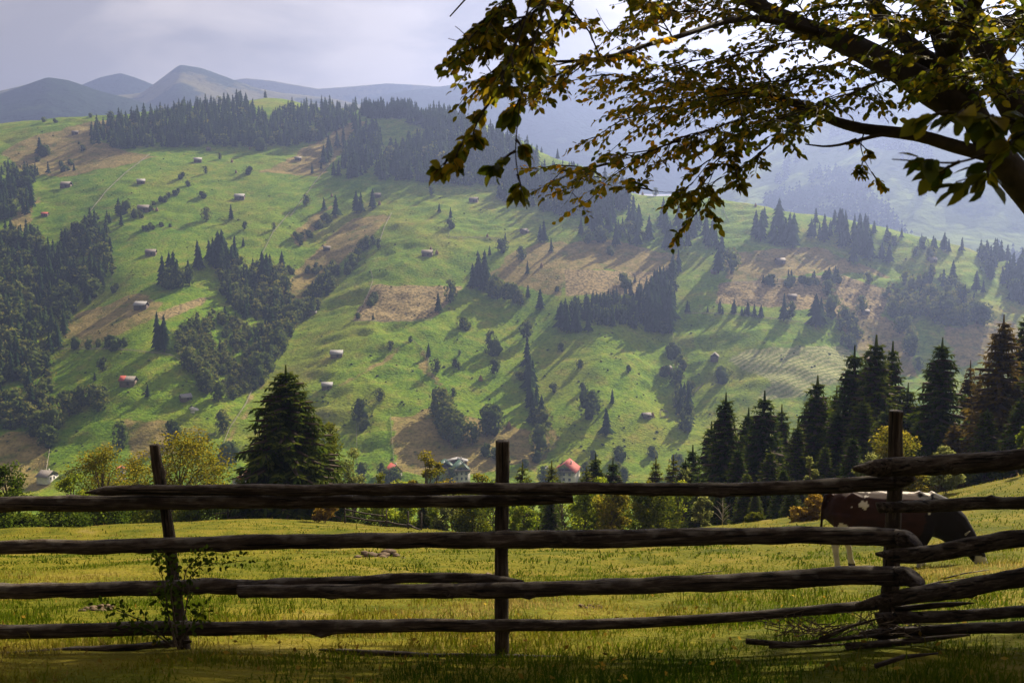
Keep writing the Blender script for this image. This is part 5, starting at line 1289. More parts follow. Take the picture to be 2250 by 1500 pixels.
mound(1380, 1203, 36, 0.9, 'pale stones and earth near the rim right of the middle post')

# ------------------------------------------------------------------ the cow
def loft(mb, P, ry, rz, n=14):
    """rings across a path lying in the x-z plane (half widths ry across, rz along the normal)"""
    P = np.asarray(P, float); T = np.gradient(P, axis=0); T /= np.linalg.norm(T, axis=1)[:, None]
    a = np.linspace(0, 2 * math.pi, n, endpoint=False); k = len(P); V = []
    for i in range(k):
        s = np.array((0, 1.0, 0)); s -= T[i] * s.dot(T[i]); s /= np.linalg.norm(s); u = np.cross(T[i], s)
        ca, sa = np.cos(a), np.sin(a)
        e = 0.85
        V.append(P[i] + (np.sign(ca) * np.abs(ca) ** e * ry[i])[:, None] * s + (np.sign(sa) * np.abs(sa) ** e * rz[i])[:, None] * u)
    V = np.concatenate(V + [P[:1], P[-1:]])
    i = np.arange(k - 1)[:, None] * n; j = np.arange(n)[None]; j2 = (j + 1) % n
    Q = np.stack([i + j, i + n + j, i + n + j2, i + j2], -1).reshape(-1, 4)
    T3 = [(k * n, q, (q + 1) % n) for q in range(n)] + [(k * n + 1, (k - 1) * n + (q + 1) % n, (k - 1) * n + q) for q in range(n)]
    mb.add(V, T3, Q)

def cow():
    base = near_at(1915, 19.0)
    m = MB()
    # trunk: rump to chest
    loft(m, [(-0.98, 0, 1.06), (-0.94, 0, 1.04), (-0.80, 0, 1.02), (-0.58, 0, 0.99), (-0.25, 0, 0.95), (0.1, 0, 0.93), (0.40, 0, 0.95), (0.62, 0, 0.97), (0.80, 0, 0.93), (0.90, 0, 0.90)],
         [0.10, 0.20, 0.27, 0.31, 0.35, 0.36, 0.33, 0.28, 0.22, 0.10], [0.12, 0.22, 0.32, 0.37, 0.40, 0.42, 0.40, 0.38, 0.32, 0.15])
    # hip bones and withers
    for y in (-0.2, 0.2):
        loft(m, [(-0.72, y, 1.20), (-0.60, y * 1.1, 1.30), (-0.46, y, 1.24)], [0.05, 0.07, 0.05], [0.05, 0.075, 0.05], 8)
    loft(m, [(0.30, 0, 1.22), (0.50, 0, 1.31), (0.72, 0, 1.22)], [0.09, 0.11, 0.09], [0.06, 0.08, 0.06], 8)
    # neck, head down to the grass
    loft(m, [(0.58, 0, 1.04), (0.82, 0, 0.96), (1.05, 0, 0.80), (1.26, 0, 0.58), (1.36, 0, 0.46)], [0.27, 0.23, 0.185, 0.15, 0.12], [0.37, 0.35, 0.29, 0.21, 0.15])
    loft(m, [(1.25, 0, 0.62), (1.36, 0, 0.50), (1.45, 0, 0.36), (1.53, 0, 0.22), (1.59, 0, 0.10), (1.61, 0, 0.05)], [0.10, 0.125, 0.115, 0.09, 0.085, 0.05], [0.12, 0.15, 0.135, 0.10, 0.085, 0.05])
    for y in (-1, 1):   # ears
        loft(m, [(1.24, 0.09 * y, 0.60), (1.20, 0.20 * y, 0.60), (1.18, 0.29 * y, 0.56)], [0.02, 0.025, 0.01], [0.04, 0.06, 0.02], 8)
    # legs: (x, y, phase)
    for x, y, d in ((-0.80, -0.19, 0.02), (-0.74, 0.19, 0.24), (0.56, -0.17, -0.05), (0.52, 0.17, 0.14)):
        if x < 0:   # hind: thigh, hock backwards, shank
            loft(m, [(x + 0.10, y, 0.98), (x + 0.08 + d * .3, y, 0.78), (x + 0.03 + d * .5, y, 0.62), (x - 0.07 + d * .7, y, 0.48), (x - 0.05 + d, y, 0.30), (x - 0.02 + d, y, 0.12), (x + d, y, 0.05), (x + 0.02 + d, y, -0.05)],
                 [0.13, 0.12, 0.085, 0.055, 0.045, 0.045, 0.055, 0.06], [0.24, 0.19, 0.12, 0.075, 0.05, 0.048, 0.06, 0.065], 10)
        else:       # fore: shoulder, wrist, cannon
            loft(m, [(x + 0.03, y, 0.98), (x + 0.02, y, 0.74), (x + d * .5, y, 0.52), (x + d * .8, y, 0.36), (x + d, y, 0.22), (x + d, y, 0.10), (x + 0.02 + d, y, 0.04), (x + 0.03 + d, y, -0.05)],
                 [0.11, 0.10, 0.065, 0.06, 0.043, 0.043, 0.055, 0.06], [0.17, 0.14, 0.08, 0.07, 0.046, 0.046, 0.06, 0.065], 10)
    # tail hanging behind the rump, with tassel; udder
    loft(m, [(-0.90, 0, 1.27), (-0.99, 0, 1.22), (-1.04, 0, 1.05), (-1.05, 0, 0.80), (-1.05, 0, 0.60), (-1.05, 0, 0.46), (-1.05, 0, 0.36)], [0.05, 0.045, 0.032, 0.026, 0.03, 0.05, 0.02], [0.05, 0.045, 0.032, 0.026, 0.03, 0.05, 0.02], 8)
    loft(m, [(-0.66, 0, 0.66), (-0.52, 0, 0.54), (-0.36, 0, 0.58)], [0.09, 0.12, 0.07], [0.08, 0.10, 0.06], 8)
    tmp = obj('cow_source', m.mesh('cow_source', M['earth']))
    md = tmp.modifiers.new('r', 'REMESH'); md.mode = 'VOXEL'; md.voxel_size = 0.020; md.use_smooth_shade = True
    sm = tmp.modifiers.new('s', 'SMOOTH'); sm.factor = 0.5; sm.iterations = 5
    bpy.context.view_layer.update()
    ev = tmp.evaluated_get(bpy.context.evaluated_depsgraph_get())
    me = bpy.data.meshes.new_from_object(ev)
    bpy.data.objects.remove(tmp)
    me.name = 'body'; me.materials.clear()
    n = len(me.vertices); co = np.empty(n * 3, np.float32); me.vertices.foreach_get('co', co); co = co.reshape(-1, 3)
    x, y, z = co.T
    nz_ = fbm(x * 4 + 3, z * 4 + y * 3, 2, 3); n2 = fbm(x * 11, z * 11 + y * 9, 4, 2)
    brown = np.array((0.026, 0.008, 0.004)); dark = np.array((0.007, 0.004, 0.003)); white = np.array((0.48, 0.43, 0.36))
    c = np.tile(brown, (n, 1)); c *= (1 + 0.5 * n2)[:, None]
    c[x > 0.55 + 0.2 * nz_] = dark
    wm = (z > 1.335 + 0.14 * nz_) & (np.abs(y) < 0.13 + 0.3 * nz_) & (x < 0.75) & (x > -0.85)          # stripe on the back
    wm |= (np.hypot(x + 0.34 + 0.3 * n2, (z - 1.22) * 0.7) < 0.06 + 0.34 * nz_) & (z > 0.95) & (y < 0)      # patch behind the hips
    wm |= (z < 0.66 + 0.35 * n2 + 0.1 * nz_) & (x < 0.2)                                     # belly and hind legs
    wm |= (z < 0.40 + 0.15 * nz_) & (x < 0.9)                                                # fore legs
    wm |= (x > 1.40) & (z < 0.36 + 0.2 * nz_)                                               # muzzle
    wm |= (np.hypot(x - 0.60, z - 1.06) < 0.03 + 0.15 * nz_)                                 # shoulder spot
    c[wm] = white * (1 + 0.25 * n2[wm])[:, None]
    c[(z < 0.035)] = (0.02, 0.016, 0.012)
    c[(x < -0.97) & (z > 0.62)] = brown * 0.6
    at_ = me.attributes.new('coat', 'FLOAT_COLOR', 'POINT'); at_.data.foreach_set('color', np.concatenate([np.clip(c, 0.004, 1), np.ones((n, 1))], 1).astype(np.float32).ravel())
    mm, N, L = new_mat('cow coat')
    a = N.new('ShaderNodeAttribute'); a.attribute_name = 'coat'; b = N.new('ShaderNodeBsdfPrincipled'); b.inputs['Roughness'].default_value = 0.75; b.inputs['Specular IOR Level'].default_value = 0.12
    b.inputs['Sheen Weight'].default_value = 0.0; b.inputs['Sheen Roughness'].default_value = 0.4
    L.new(a.outputs['Color'], b.inputs['Base Color'])
    tc = N.new('ShaderNodeTexCoord'); ns = N.new('ShaderNodeTexNoise'); ns.inputs['Scale'].default_value = 60; L.new(tc.outputs['Object'], ns.inputs['Vector'])
    bu = N.new('ShaderNodeBump'); bu.inputs['Strength'].default_value = 0.35; bu.inputs['Distance'].default_value = 0.01; L.new(ns.outputs['Fac'], bu.inputs['Height']); L.new(bu.outputs['Normal'], b.inputs['Normal'])
    o = N.new('ShaderNodeOutputMaterial'); L.new(b.outputs[0], o.inputs['Surface'])
    me.materials.append(mm)
    t = thing('cow', 'brown and white cow grazing behind the fence with its head down', 'cow', (base[0] + 0.30, base[1], base[2] - 0.01), R(-8), None, 1.17)
    bd = obj('body', me, t)
    bd.rotation_euler = (0, R(0.5), 0)
    for s in (-1, 1):
        h = MB().tube([(1.22, 0.07 * s, 0.66), (1.22, 0.16 * s, 0.72), (1.27, 0.21 * s, 0.79)], [0.028, 0.020, 0.006], 8)
        obj('horn', h.mesh('horn', M['fence_wood'], True), t)
        e = MB(); V0, F0 = ico(); e.add(V0 * 0.022 + np.array((1.40, 0.108 * s, 0.50)), F0)
        obj('eye', e.mesh('eye', M['glass'], True), t)
cow()

# ------------------------------------------------------------------ the pole fence in front
def wood_mat():
    m, N, L = new_mat('weathered pole wood')
    tc = N.new('ShaderNodeTexCoord'); mp = N.new('ShaderNodeMapping'); mp.inputs['Scale'].default_value = (0.9, 9, 9); L.new(tc.outputs['Object'], mp.inputs['Vector'])
    n = N.new('ShaderNodeTexNoise'); n.inputs['Scale'].default_value = 5; n.inputs['Detail'].default_value = 8; n.inputs['Roughness'].default_value = 0.7; L.new(mp.outputs['Vector'], n.inputs['Vector'])
    n0 = N.new('ShaderNodeTexNoise'); n0.inputs['Scale'].default_value = 3.2; n0.inputs['Detail'].default_value = 4; L.new(tc.outputs['Object'], n0.inputs['Vector'])
    r = ramp(N, [(0.30, (0.015, 0.010, 0.007)), (0.50, (0.050, 0.036, 0.026)), (0.70, (0.16, 0.128, 0.10))]); L.new(n.outputs['Fac'], r.inputs['Fac'])
    r2 = ramp(N, [(0.35, (0.55, 0.5, 0.45)), (0.65, (1.1, 1.05, 1.0))]); L.new(n0.outputs['Fac'], r2.inputs['Fac'])
    mx = N.new('ShaderNodeMixRGB'); mx.blend_type = 'MULTIPLY'; mx.inputs['Fac'].default_value = 1; L.new(r.outputs['Color'], mx.inputs['Color1']); L.new(r2.outputs['Color'], mx.inputs['Color2'])
    # drying cracks along the grain; upper side greyed as lichen and painted light
    mc = N.new('ShaderNodeMapping'); mc.inputs['Scale'].default_value = (0.5, 26, 26); L.new(tc.outputs['Object'], mc.inputs['Vector'])
    nc = N.new('ShaderNodeTexNoise'); nc.inputs['Scale'].default_value = 2.2; nc.inputs['Detail'].default_value = 3; L.new(mc.outputs['Vector'], nc.inputs['Vector'])
    rc = ramp(N, [(0.36, (0.10, 0.09, 0.08)), (0.43, (1, 1, 1))]); L.new(nc.outputs['Fac'], rc.inputs['Fac'])
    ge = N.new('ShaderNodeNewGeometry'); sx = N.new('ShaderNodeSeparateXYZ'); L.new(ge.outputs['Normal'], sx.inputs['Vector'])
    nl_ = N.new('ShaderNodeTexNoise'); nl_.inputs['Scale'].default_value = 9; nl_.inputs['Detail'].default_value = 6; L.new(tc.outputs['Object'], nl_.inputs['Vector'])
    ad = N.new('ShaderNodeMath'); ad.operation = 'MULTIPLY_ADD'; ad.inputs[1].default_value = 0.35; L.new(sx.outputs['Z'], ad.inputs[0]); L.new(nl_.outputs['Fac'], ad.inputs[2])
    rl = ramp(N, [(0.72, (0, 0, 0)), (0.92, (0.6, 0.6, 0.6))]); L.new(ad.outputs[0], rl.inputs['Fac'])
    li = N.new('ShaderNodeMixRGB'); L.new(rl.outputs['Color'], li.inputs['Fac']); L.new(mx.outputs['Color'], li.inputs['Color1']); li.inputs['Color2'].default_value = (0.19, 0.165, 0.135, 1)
    ck = N.new('ShaderNodeMixRGB'); ck.blend_type = 'MULTIPLY'; ck.inputs['Fac'].default_value = 1; L.new(li.outputs['Color'], ck.inputs['Color1']); L.new(rc.outputs['Color'], ck.inputs['Color2'])
    b = N.new('ShaderNodeBsdfPrincipled'); b.inputs['Roughness'].default_value = 0.85; b.inputs['Specular IOR Level'].default_value = 0.2; L.new(ck.outputs['Color'], b.inputs['Base Color'])
    bp_ = N.new('ShaderNodeBump'); bp_.inputs['Strength'].default_value = 1.0; bp_.inputs['Distance'].default_value = 0.02; L.new(n.outputs['Fac'], bp_.inputs['Height']); L.new(bp_.outputs['Normal'], b.inputs['Normal'])
    o = N.new('ShaderNodeOutputMaterial'); L.new(b.outputs[0], o.inputs['Surface'])
    return m
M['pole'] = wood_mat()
def fenceY(px):
    return float(np.interp(px, [-900, 0, 1103, 1965, 2250, 2700, 3000], [7.0, 6.75, 6.45, 6.35, 5.75, 4.8, 4.3]))
froot = thing('pole_fence', 'weathered pole fence with three posts crossing the whole foreground', 'fence', (float(at(1103, 1440, 6.4)[0]), 6.45, float(NF(at(1103, 1440, 6.4)[0], 6.45))))
FL = np.array(froot.location)
def pole(name, P, front, ends=(0, 0), seed=0, rough=0.085, n=18, sq=1.0, vertical=False):
    """P: (px, py, thickness px) along the pole; front: metres towards the camera from the fence line; ends: 1 = hewn to a point"""
    P = np.array(P, float); g = np.random.default_rng(900 + seed)
    s = np.concatenate([[0], np.cumsum(np.hypot(np.diff(P[:, 0]), np.diff(P[:, 1])))]); u = np.concatenate([np.linspace(0, 44, 8), np.linspace(56, s[-1] - 56, 84 if not vertical else 40), np.linspace(s[-1] - 44, s[-1], 8)]); k = len(u)
    px, py, th = (np.interp(u, s, P[:, i]) for i in range(3))
    ker = np.hanning(11); ker /= ker.sum()
    sm = lambda v: np.convolve(np.pad(v, 5, 'reflect', reflect_type='odd'), ker, 'valid')
    if vertical or True:
        px2, py2 = sm(px), sm(py); px[8:-8] = px2[8:-8]; py[8:-8] = py2[8:-8]
    C = np.array([at(a, b, (fenceY(a) if not vertical else fenceY(P[:, 0].mean())) - front) for a, b in zip(px, py)])
    rad = 0.95 * th / 2 * C[:, 1] / FPX
    q = u / s[-1] * 14 * s[-1] / 1000
    rad = rad * (1 + 0.07 * fbm(q, q * 0 + seed, 1, 3))
    C[:, 2] += 0.012 * fbm(q * 0.6, q * 0 + seed + 3, 2, 2); C[:, 1] += 0.02 * fbm(q * 0.5, q * 0 + seed + 7, 3, 2)
    T = np.gradient(C, axis=0); T /= np.linalg.norm(T, axis=1)[:, None]
    V = np.empty((k, n, 3)); a = np.linspace(0, 2 * math.pi, n, endpoint=False)
    ref = np.array((0, 1.0, 0))
    knots = [(g.random() * s[-1], g.random() * 6.28, 0.10 + 0.28 * g.random()) for _ in range(max(2, int(s[-1] / 130)))]
    knots += [(g.random() * s[-1], (4.71 if not vertical else 3.1 * g.integers(0, 2)) + 0.6 * g.normal(), 0.45 + 0.5 * g.random()) for _ in range(max(1, int(s[-1] / 420)))]     # broken stubs
    for i in range(k):
        sd = np.cross(T[i], ref); sd /= np.linalg.norm(sd); w = np.cross(sd, T[i])
        rr = rad[i] * (1 + rough * 2 * (fbm(np.cos(a) * 1.3 + q[i] * 1.6 + seed, np.sin(a) * 1.3 + q[i] * 0.9, 3, 3)))
        for ks, ka, kh in knots:
            rr = rr + rad[i] * kh * np.exp(-((u[i] - ks) / 7.0) ** 2 - ((np.mod(a - ka + math.pi, 2 * math.pi) - math.pi) / 0.38) ** 2)
        V[i] = C[i] + (np.cos(a) * rr)[:, None] * sd + (np.sin(a) * rr * sq)[:, None] * w
    for e in (0, 1):
        for i in range(k):
            dist = u[i] if e == 0 else s[-1] - u[i]
            if dist > 46: continue
            if ends[e] == 1:      # hewn to a blunt point
                f = 0.34 + 0.66 * min(1, dist / 40) ** 0.8
                V[i] = C[i] + (V[i] - C[i]) * f + np.array((0, 0, 0.30 * rad[i] * (1 - f)))
            else:                 # sawn a little askew
                zz = (V[i] - C[i])[:, 2] / rad[i]
                V[i] += (T[i] * (1 if e else -1))[None] * (zz * rad[i] * (0.9 if ends[e] == 2 else 0.25) * (-1 if e else 1) * (1 - dist / 46))[:, None]
    mb = MB()
    i = np.arange(k - 1)[:, None] * n; j = np.arange(n)[None]; j2 = (j + 1) % n
    Q = np.stack([i + j, i + n + j, i + n + j2, i + j2], -1).reshape(-1, 4)
    c0, c1 = k * n, k * n + 1
    Vf = np.concatenate([V.reshape(-1, 3), C[:1] + g.normal(size=3) * 0.004, C[-1:] + g.normal(size=3) * 0.004])
    T3 = [(c0, x, (x + 1) % n) for x in range(n)] + [(c1, (k - 1) * n + (x + 1) % n, (k - 1) * n + x) for x in range(n)]
    o = obj(name, mb.add(Vf, T3, Q).mesh(name, M['pole'], True, shift=C[k // 2]), froot)
    o.location = C[k // 2] - FL
    d = Vector(T[k // 2])
    if True:          # let the grain run along the pole
        me = o.data; rot = Vector((1, 0, 0)).rotation_difference(d); me.transform(rot.inverted().to_matrix().to_4x4()); o.rotation_mode = 'QUATERNION'; o.rotation_quaternion = rot
    return o
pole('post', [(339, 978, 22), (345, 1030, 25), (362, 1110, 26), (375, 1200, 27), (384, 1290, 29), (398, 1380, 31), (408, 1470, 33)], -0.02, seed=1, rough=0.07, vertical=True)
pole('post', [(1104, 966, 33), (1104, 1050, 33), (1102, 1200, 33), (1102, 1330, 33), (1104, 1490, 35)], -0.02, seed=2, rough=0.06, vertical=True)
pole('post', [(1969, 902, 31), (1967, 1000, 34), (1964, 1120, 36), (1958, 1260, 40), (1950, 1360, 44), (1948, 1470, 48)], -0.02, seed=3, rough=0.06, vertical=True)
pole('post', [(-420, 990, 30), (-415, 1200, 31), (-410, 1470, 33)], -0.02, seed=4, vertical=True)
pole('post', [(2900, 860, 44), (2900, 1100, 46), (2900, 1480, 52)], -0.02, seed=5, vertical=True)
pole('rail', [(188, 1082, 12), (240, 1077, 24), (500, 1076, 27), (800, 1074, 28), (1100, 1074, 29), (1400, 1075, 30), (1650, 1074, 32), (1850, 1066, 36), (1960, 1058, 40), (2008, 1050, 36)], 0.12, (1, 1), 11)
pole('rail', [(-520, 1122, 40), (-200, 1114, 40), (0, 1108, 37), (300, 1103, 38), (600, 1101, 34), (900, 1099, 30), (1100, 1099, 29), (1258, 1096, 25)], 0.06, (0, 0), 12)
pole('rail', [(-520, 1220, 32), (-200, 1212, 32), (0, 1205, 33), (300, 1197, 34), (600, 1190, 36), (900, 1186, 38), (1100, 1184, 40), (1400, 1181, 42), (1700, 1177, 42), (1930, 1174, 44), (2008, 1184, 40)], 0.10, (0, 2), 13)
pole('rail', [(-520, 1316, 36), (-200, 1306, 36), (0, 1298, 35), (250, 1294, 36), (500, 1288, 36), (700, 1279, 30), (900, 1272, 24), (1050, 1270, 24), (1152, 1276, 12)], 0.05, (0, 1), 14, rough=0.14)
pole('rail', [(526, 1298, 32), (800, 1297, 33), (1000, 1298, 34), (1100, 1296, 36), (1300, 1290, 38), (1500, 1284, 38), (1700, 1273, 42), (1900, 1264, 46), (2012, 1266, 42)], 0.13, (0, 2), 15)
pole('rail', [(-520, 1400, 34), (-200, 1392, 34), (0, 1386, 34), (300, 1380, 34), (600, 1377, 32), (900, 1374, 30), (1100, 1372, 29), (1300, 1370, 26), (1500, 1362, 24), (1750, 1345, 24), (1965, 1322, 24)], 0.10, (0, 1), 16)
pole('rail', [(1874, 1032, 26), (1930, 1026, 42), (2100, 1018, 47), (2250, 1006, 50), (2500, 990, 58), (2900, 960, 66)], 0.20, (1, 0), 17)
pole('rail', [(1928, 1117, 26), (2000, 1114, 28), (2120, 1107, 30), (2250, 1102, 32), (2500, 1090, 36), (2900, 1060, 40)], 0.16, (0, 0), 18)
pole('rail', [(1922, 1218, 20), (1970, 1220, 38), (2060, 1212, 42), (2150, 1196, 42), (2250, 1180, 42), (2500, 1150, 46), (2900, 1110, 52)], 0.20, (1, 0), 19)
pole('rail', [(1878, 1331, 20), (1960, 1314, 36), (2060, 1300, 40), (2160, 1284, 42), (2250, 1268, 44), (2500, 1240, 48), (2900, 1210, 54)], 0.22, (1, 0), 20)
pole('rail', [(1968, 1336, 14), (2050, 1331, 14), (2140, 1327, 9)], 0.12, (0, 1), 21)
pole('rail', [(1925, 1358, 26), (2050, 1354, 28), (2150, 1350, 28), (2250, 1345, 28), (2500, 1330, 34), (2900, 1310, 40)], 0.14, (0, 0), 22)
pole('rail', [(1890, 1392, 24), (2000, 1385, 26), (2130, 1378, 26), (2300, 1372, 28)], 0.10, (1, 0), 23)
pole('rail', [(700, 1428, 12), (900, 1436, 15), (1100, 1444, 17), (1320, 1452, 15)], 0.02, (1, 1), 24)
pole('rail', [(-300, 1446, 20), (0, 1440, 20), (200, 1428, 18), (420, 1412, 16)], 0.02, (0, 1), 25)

# ------------------------------------------------------------------ broken fence at the lower meadow edge
def far_fence(pts, lab, rails):
    W = [near_at(px, Y) for px, Y in pts]
    t = thing('meadow_fence', lab, 'fence', tuple(W[0]), 0, 'old fences at the lower meadow edge')
    for w in W:
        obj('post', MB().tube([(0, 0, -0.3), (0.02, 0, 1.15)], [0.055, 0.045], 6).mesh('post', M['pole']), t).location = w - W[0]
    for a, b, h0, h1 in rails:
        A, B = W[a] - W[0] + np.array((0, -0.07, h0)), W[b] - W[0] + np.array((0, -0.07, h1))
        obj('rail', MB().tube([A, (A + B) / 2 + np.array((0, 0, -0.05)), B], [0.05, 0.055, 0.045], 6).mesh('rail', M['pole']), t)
far_fence([(757, 64), (848, 63), (896, 62), (925, 61)], 'broken pole fence right of the tan bush', [(0, 1, 0.95, 0.72), (0, 1, 0.5, 0.35), (1, 2, 0.4, 0.25), (2, 3, 0.35, 0.05)])
far_fence([(410, 66), (500, 68), (565, 70), (640, 70)], 'thin pole fence left of the meadow spruce', [(0, 1, 0.7, 0.75), (1, 2, 0.35, 0.75), (2, 3, 0.95, 1.05), (2, 3, 0.5, 0.55)])

# ------------------------------------------------------------------ briar growing on the thin post
def leaf_shape(ln, wd, fold=0.25):
    """ovate leaf folded along its midrib, along +x from its stalk"""
    xs = np.array([0.0, 0.22, 0.52, 0.80, 1.0]) * ln; ws = np.array([0.0, 0.78, 1.0, 0.58, 0.0]) * wd / 2
    cz = np.array([0, 0.02, 0.03, 0.0, -0.06]) * ln
    V = [(xs[i], 0, cz[i]) for i in range(5)] + [(xs[i], ws[i], cz[i] + fold * ws[i]) for i in (1, 2, 3)] + [(xs[i], -ws[i], cz[i] + fold * ws[i]) for i in (1, 2, 3)]
    T = [(0, 1, 5), (3, 4, 7), (0, 8, 1), (3, 10, 4)]
    Q = [(1, 2, 6, 5), (2, 3, 7, 6), (1, 8, 9, 2), (2, 9, 10, 3)]
    return np.array(V), np.array(T), np.array(Q)
LV, LT, LQ = leaf_shape(1.0, 0.62)
def frames(D, g, flat=0.6):
    """rotation matrices: x along D, z near up"""
    n = len(D); up = np.array((0, 0, 1.0)) + flat * g.normal(size=(n, 3))
    z = up - D * (up * D).sum(1)[:, None]; z /= np.linalg.norm(z, axis=1)[:, None]
    return np.stack([D, np.cross(z, D), z], 2)
def leaves_mesh(name, C, D, S, tint, mat, g, flat=0.6, shift=(0, 0, 0)):
    Rm = frames(D, g, flat); n = len(C)
    V = np.einsum('nij,vj->nvi', Rm, LV) * S[:, None, None] + C[:, None, :] - np.asarray(shift)
    o = np.arange(n)[:, None, None] * len(LV)
    return mesh_np(name, V.reshape(-1, 3), (LT[None] + o).reshape(-1, 3), [mat], None, False, {'tint': np.repeat(tint, len(LV))}, (LQ[None] + o).reshape(-1, 4))

def briar():
    g = np.random.default_rng(77)
    b = at(385, 1400, 6.5); b[2] = NF(b[0], 6.5)
    t = thing('briar', 'straggling wild briar climbing the thin leaning post', 'plant', tuple(b))
    stems = MB(); C, D = [], []
    for P in ([(385, 1420), (330, 1370), (270, 1345), (225, 1325)], [(390, 1420), (370, 1350), (360, 1280), (350, 1235), (352, 1220)], [(395, 1420), (410, 1330), (420, 1260), (450, 1235), (490, 1238), (540, 1230)], [(400, 1420), (400, 1310), (408, 1250), (435, 1222), (455, 1212)], [(380, 1420), (340, 1390), (310, 1375), (280, 1380)], [(395, 1410), (430, 1360), (450, 1335)], [(385, 1420), (365, 1330), (340, 1300)], [(390, 1400), (375, 1300), (385, 1260), (370, 1225)]):
        P = np.array(P, float); s = np.linspace(0, len(P) - 1, 14); Yb = 6.25 + 0.25 * g.random()
        W = np.array([at(np.interp(q, range(len(P)), P[:, 0]), np.interp(q, range(len(P)), P[:, 1]), Yb + 0.04 * g.normal()) for q in s])
        stems.tube(W - b, np.linspace(0.006, 0.002, 14), 5, False)
        for k in range(3, 14):
            for _ in range(6):
                d = rand_dirs(g, 1)[0] * np.array((1, 0.8, 0.8)); C.append(W[k] + d * 0.05 * (0.3 + g.random())); D.append(d)
    C = np.array(C); D = np.array(D); D /= np.linalg.norm(D, axis=1)[:, None]
    obj('stems', stems.mesh('stems', M['bark']), t)
    obj('foliage', leaves_mesh('foliage', C, D, 0.026 + 0.02 * g.random(len(C)), g.random(len(C)), M['rose'], g, 0.9, b), t)['kind'] = 'stuff'
briar()

# dead brushwood heaped at the foot of the thick post
def brush():
    g = np.random.default_rng(78)
    b = at(1850, 1410, 6.1); b[2] = NF(b[0], 6.1)
    t = thing('brushwood', 'dry brushwood and twigs heaped by the thick post', 'branches', tuple(b))
    for P, r in (([(1640, 1408), (1730, 1415), (1830, 1405), (1920, 1395), (1985, 1380)], 0.020), ([(1800, 1405), (1870, 1375), (1940, 1355)], 0.014), ([(1690, 1420), (1800, 1418), (1900, 1412)], 0.012), ([(1860, 1425), (1960, 1412), (2080, 1398), (2130, 1392)], 0.028)):
        W = np.array([at(a, c, 6.05 + 0.1 * g.random()) for a, c in P]); W[:, 2] = np.maximum(W[:, 2], NF(W[:, 0], W[:, 1]) + 0.02)
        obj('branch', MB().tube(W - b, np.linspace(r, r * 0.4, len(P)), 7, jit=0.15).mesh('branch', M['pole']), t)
    tw = MB()
    for k in range(90):
        x = 1700 + 330 * g.random(); p = at(x, 1400 - 30 * g.random(), 6.0 + 0.3 * g.random()); p[2] = max(p[2], NF(p[0], p[1]) + 0.02)
        d = rand_dirs(g, 1)[0] * np.array((0.28, 0.15, 0.14)); d[2] = abs(d[2])
        tw.tube([p - b, p + d * 0.5 + g.normal(size=3) * 0.02 - b, p + d - b], [0.004, 0.003, 0.0015], 4, False)
    obj('twigs', tw.mesh('twigs', M['bark']), t)['kind'] = 'stuff'
brush()
for k, (px, py, Y, L, lab) in enumerate([(2130, 1243, 13.5, 0.8, 'fallen stick in the meadow under the nose of the cow'), (2080, 1262, 12.0, 0.7, 'thin stick lying in front of the cow'), (1560, 1240, 20, 0.6, 'pale stick in the meadow left of the cow'), (2010, 1470, 5.1, 0.35, 'stick in the shade under the right rails')]):
    c = near_at(px, Y, 0.04); g = np.random.default_rng(k)
    tag(obj('stick', MB().tube([(-L / 2, 0, 0), (0, 0.05, 0.03), (L / 2, 0.02, 0.06)], [0.014, 0.012, 0.005], 6, jit=0.2).mesh('stick', M['pole']), None, tuple(c), 0.4 * g.random()), lab, 'stick', 'sticks lying in the grass')

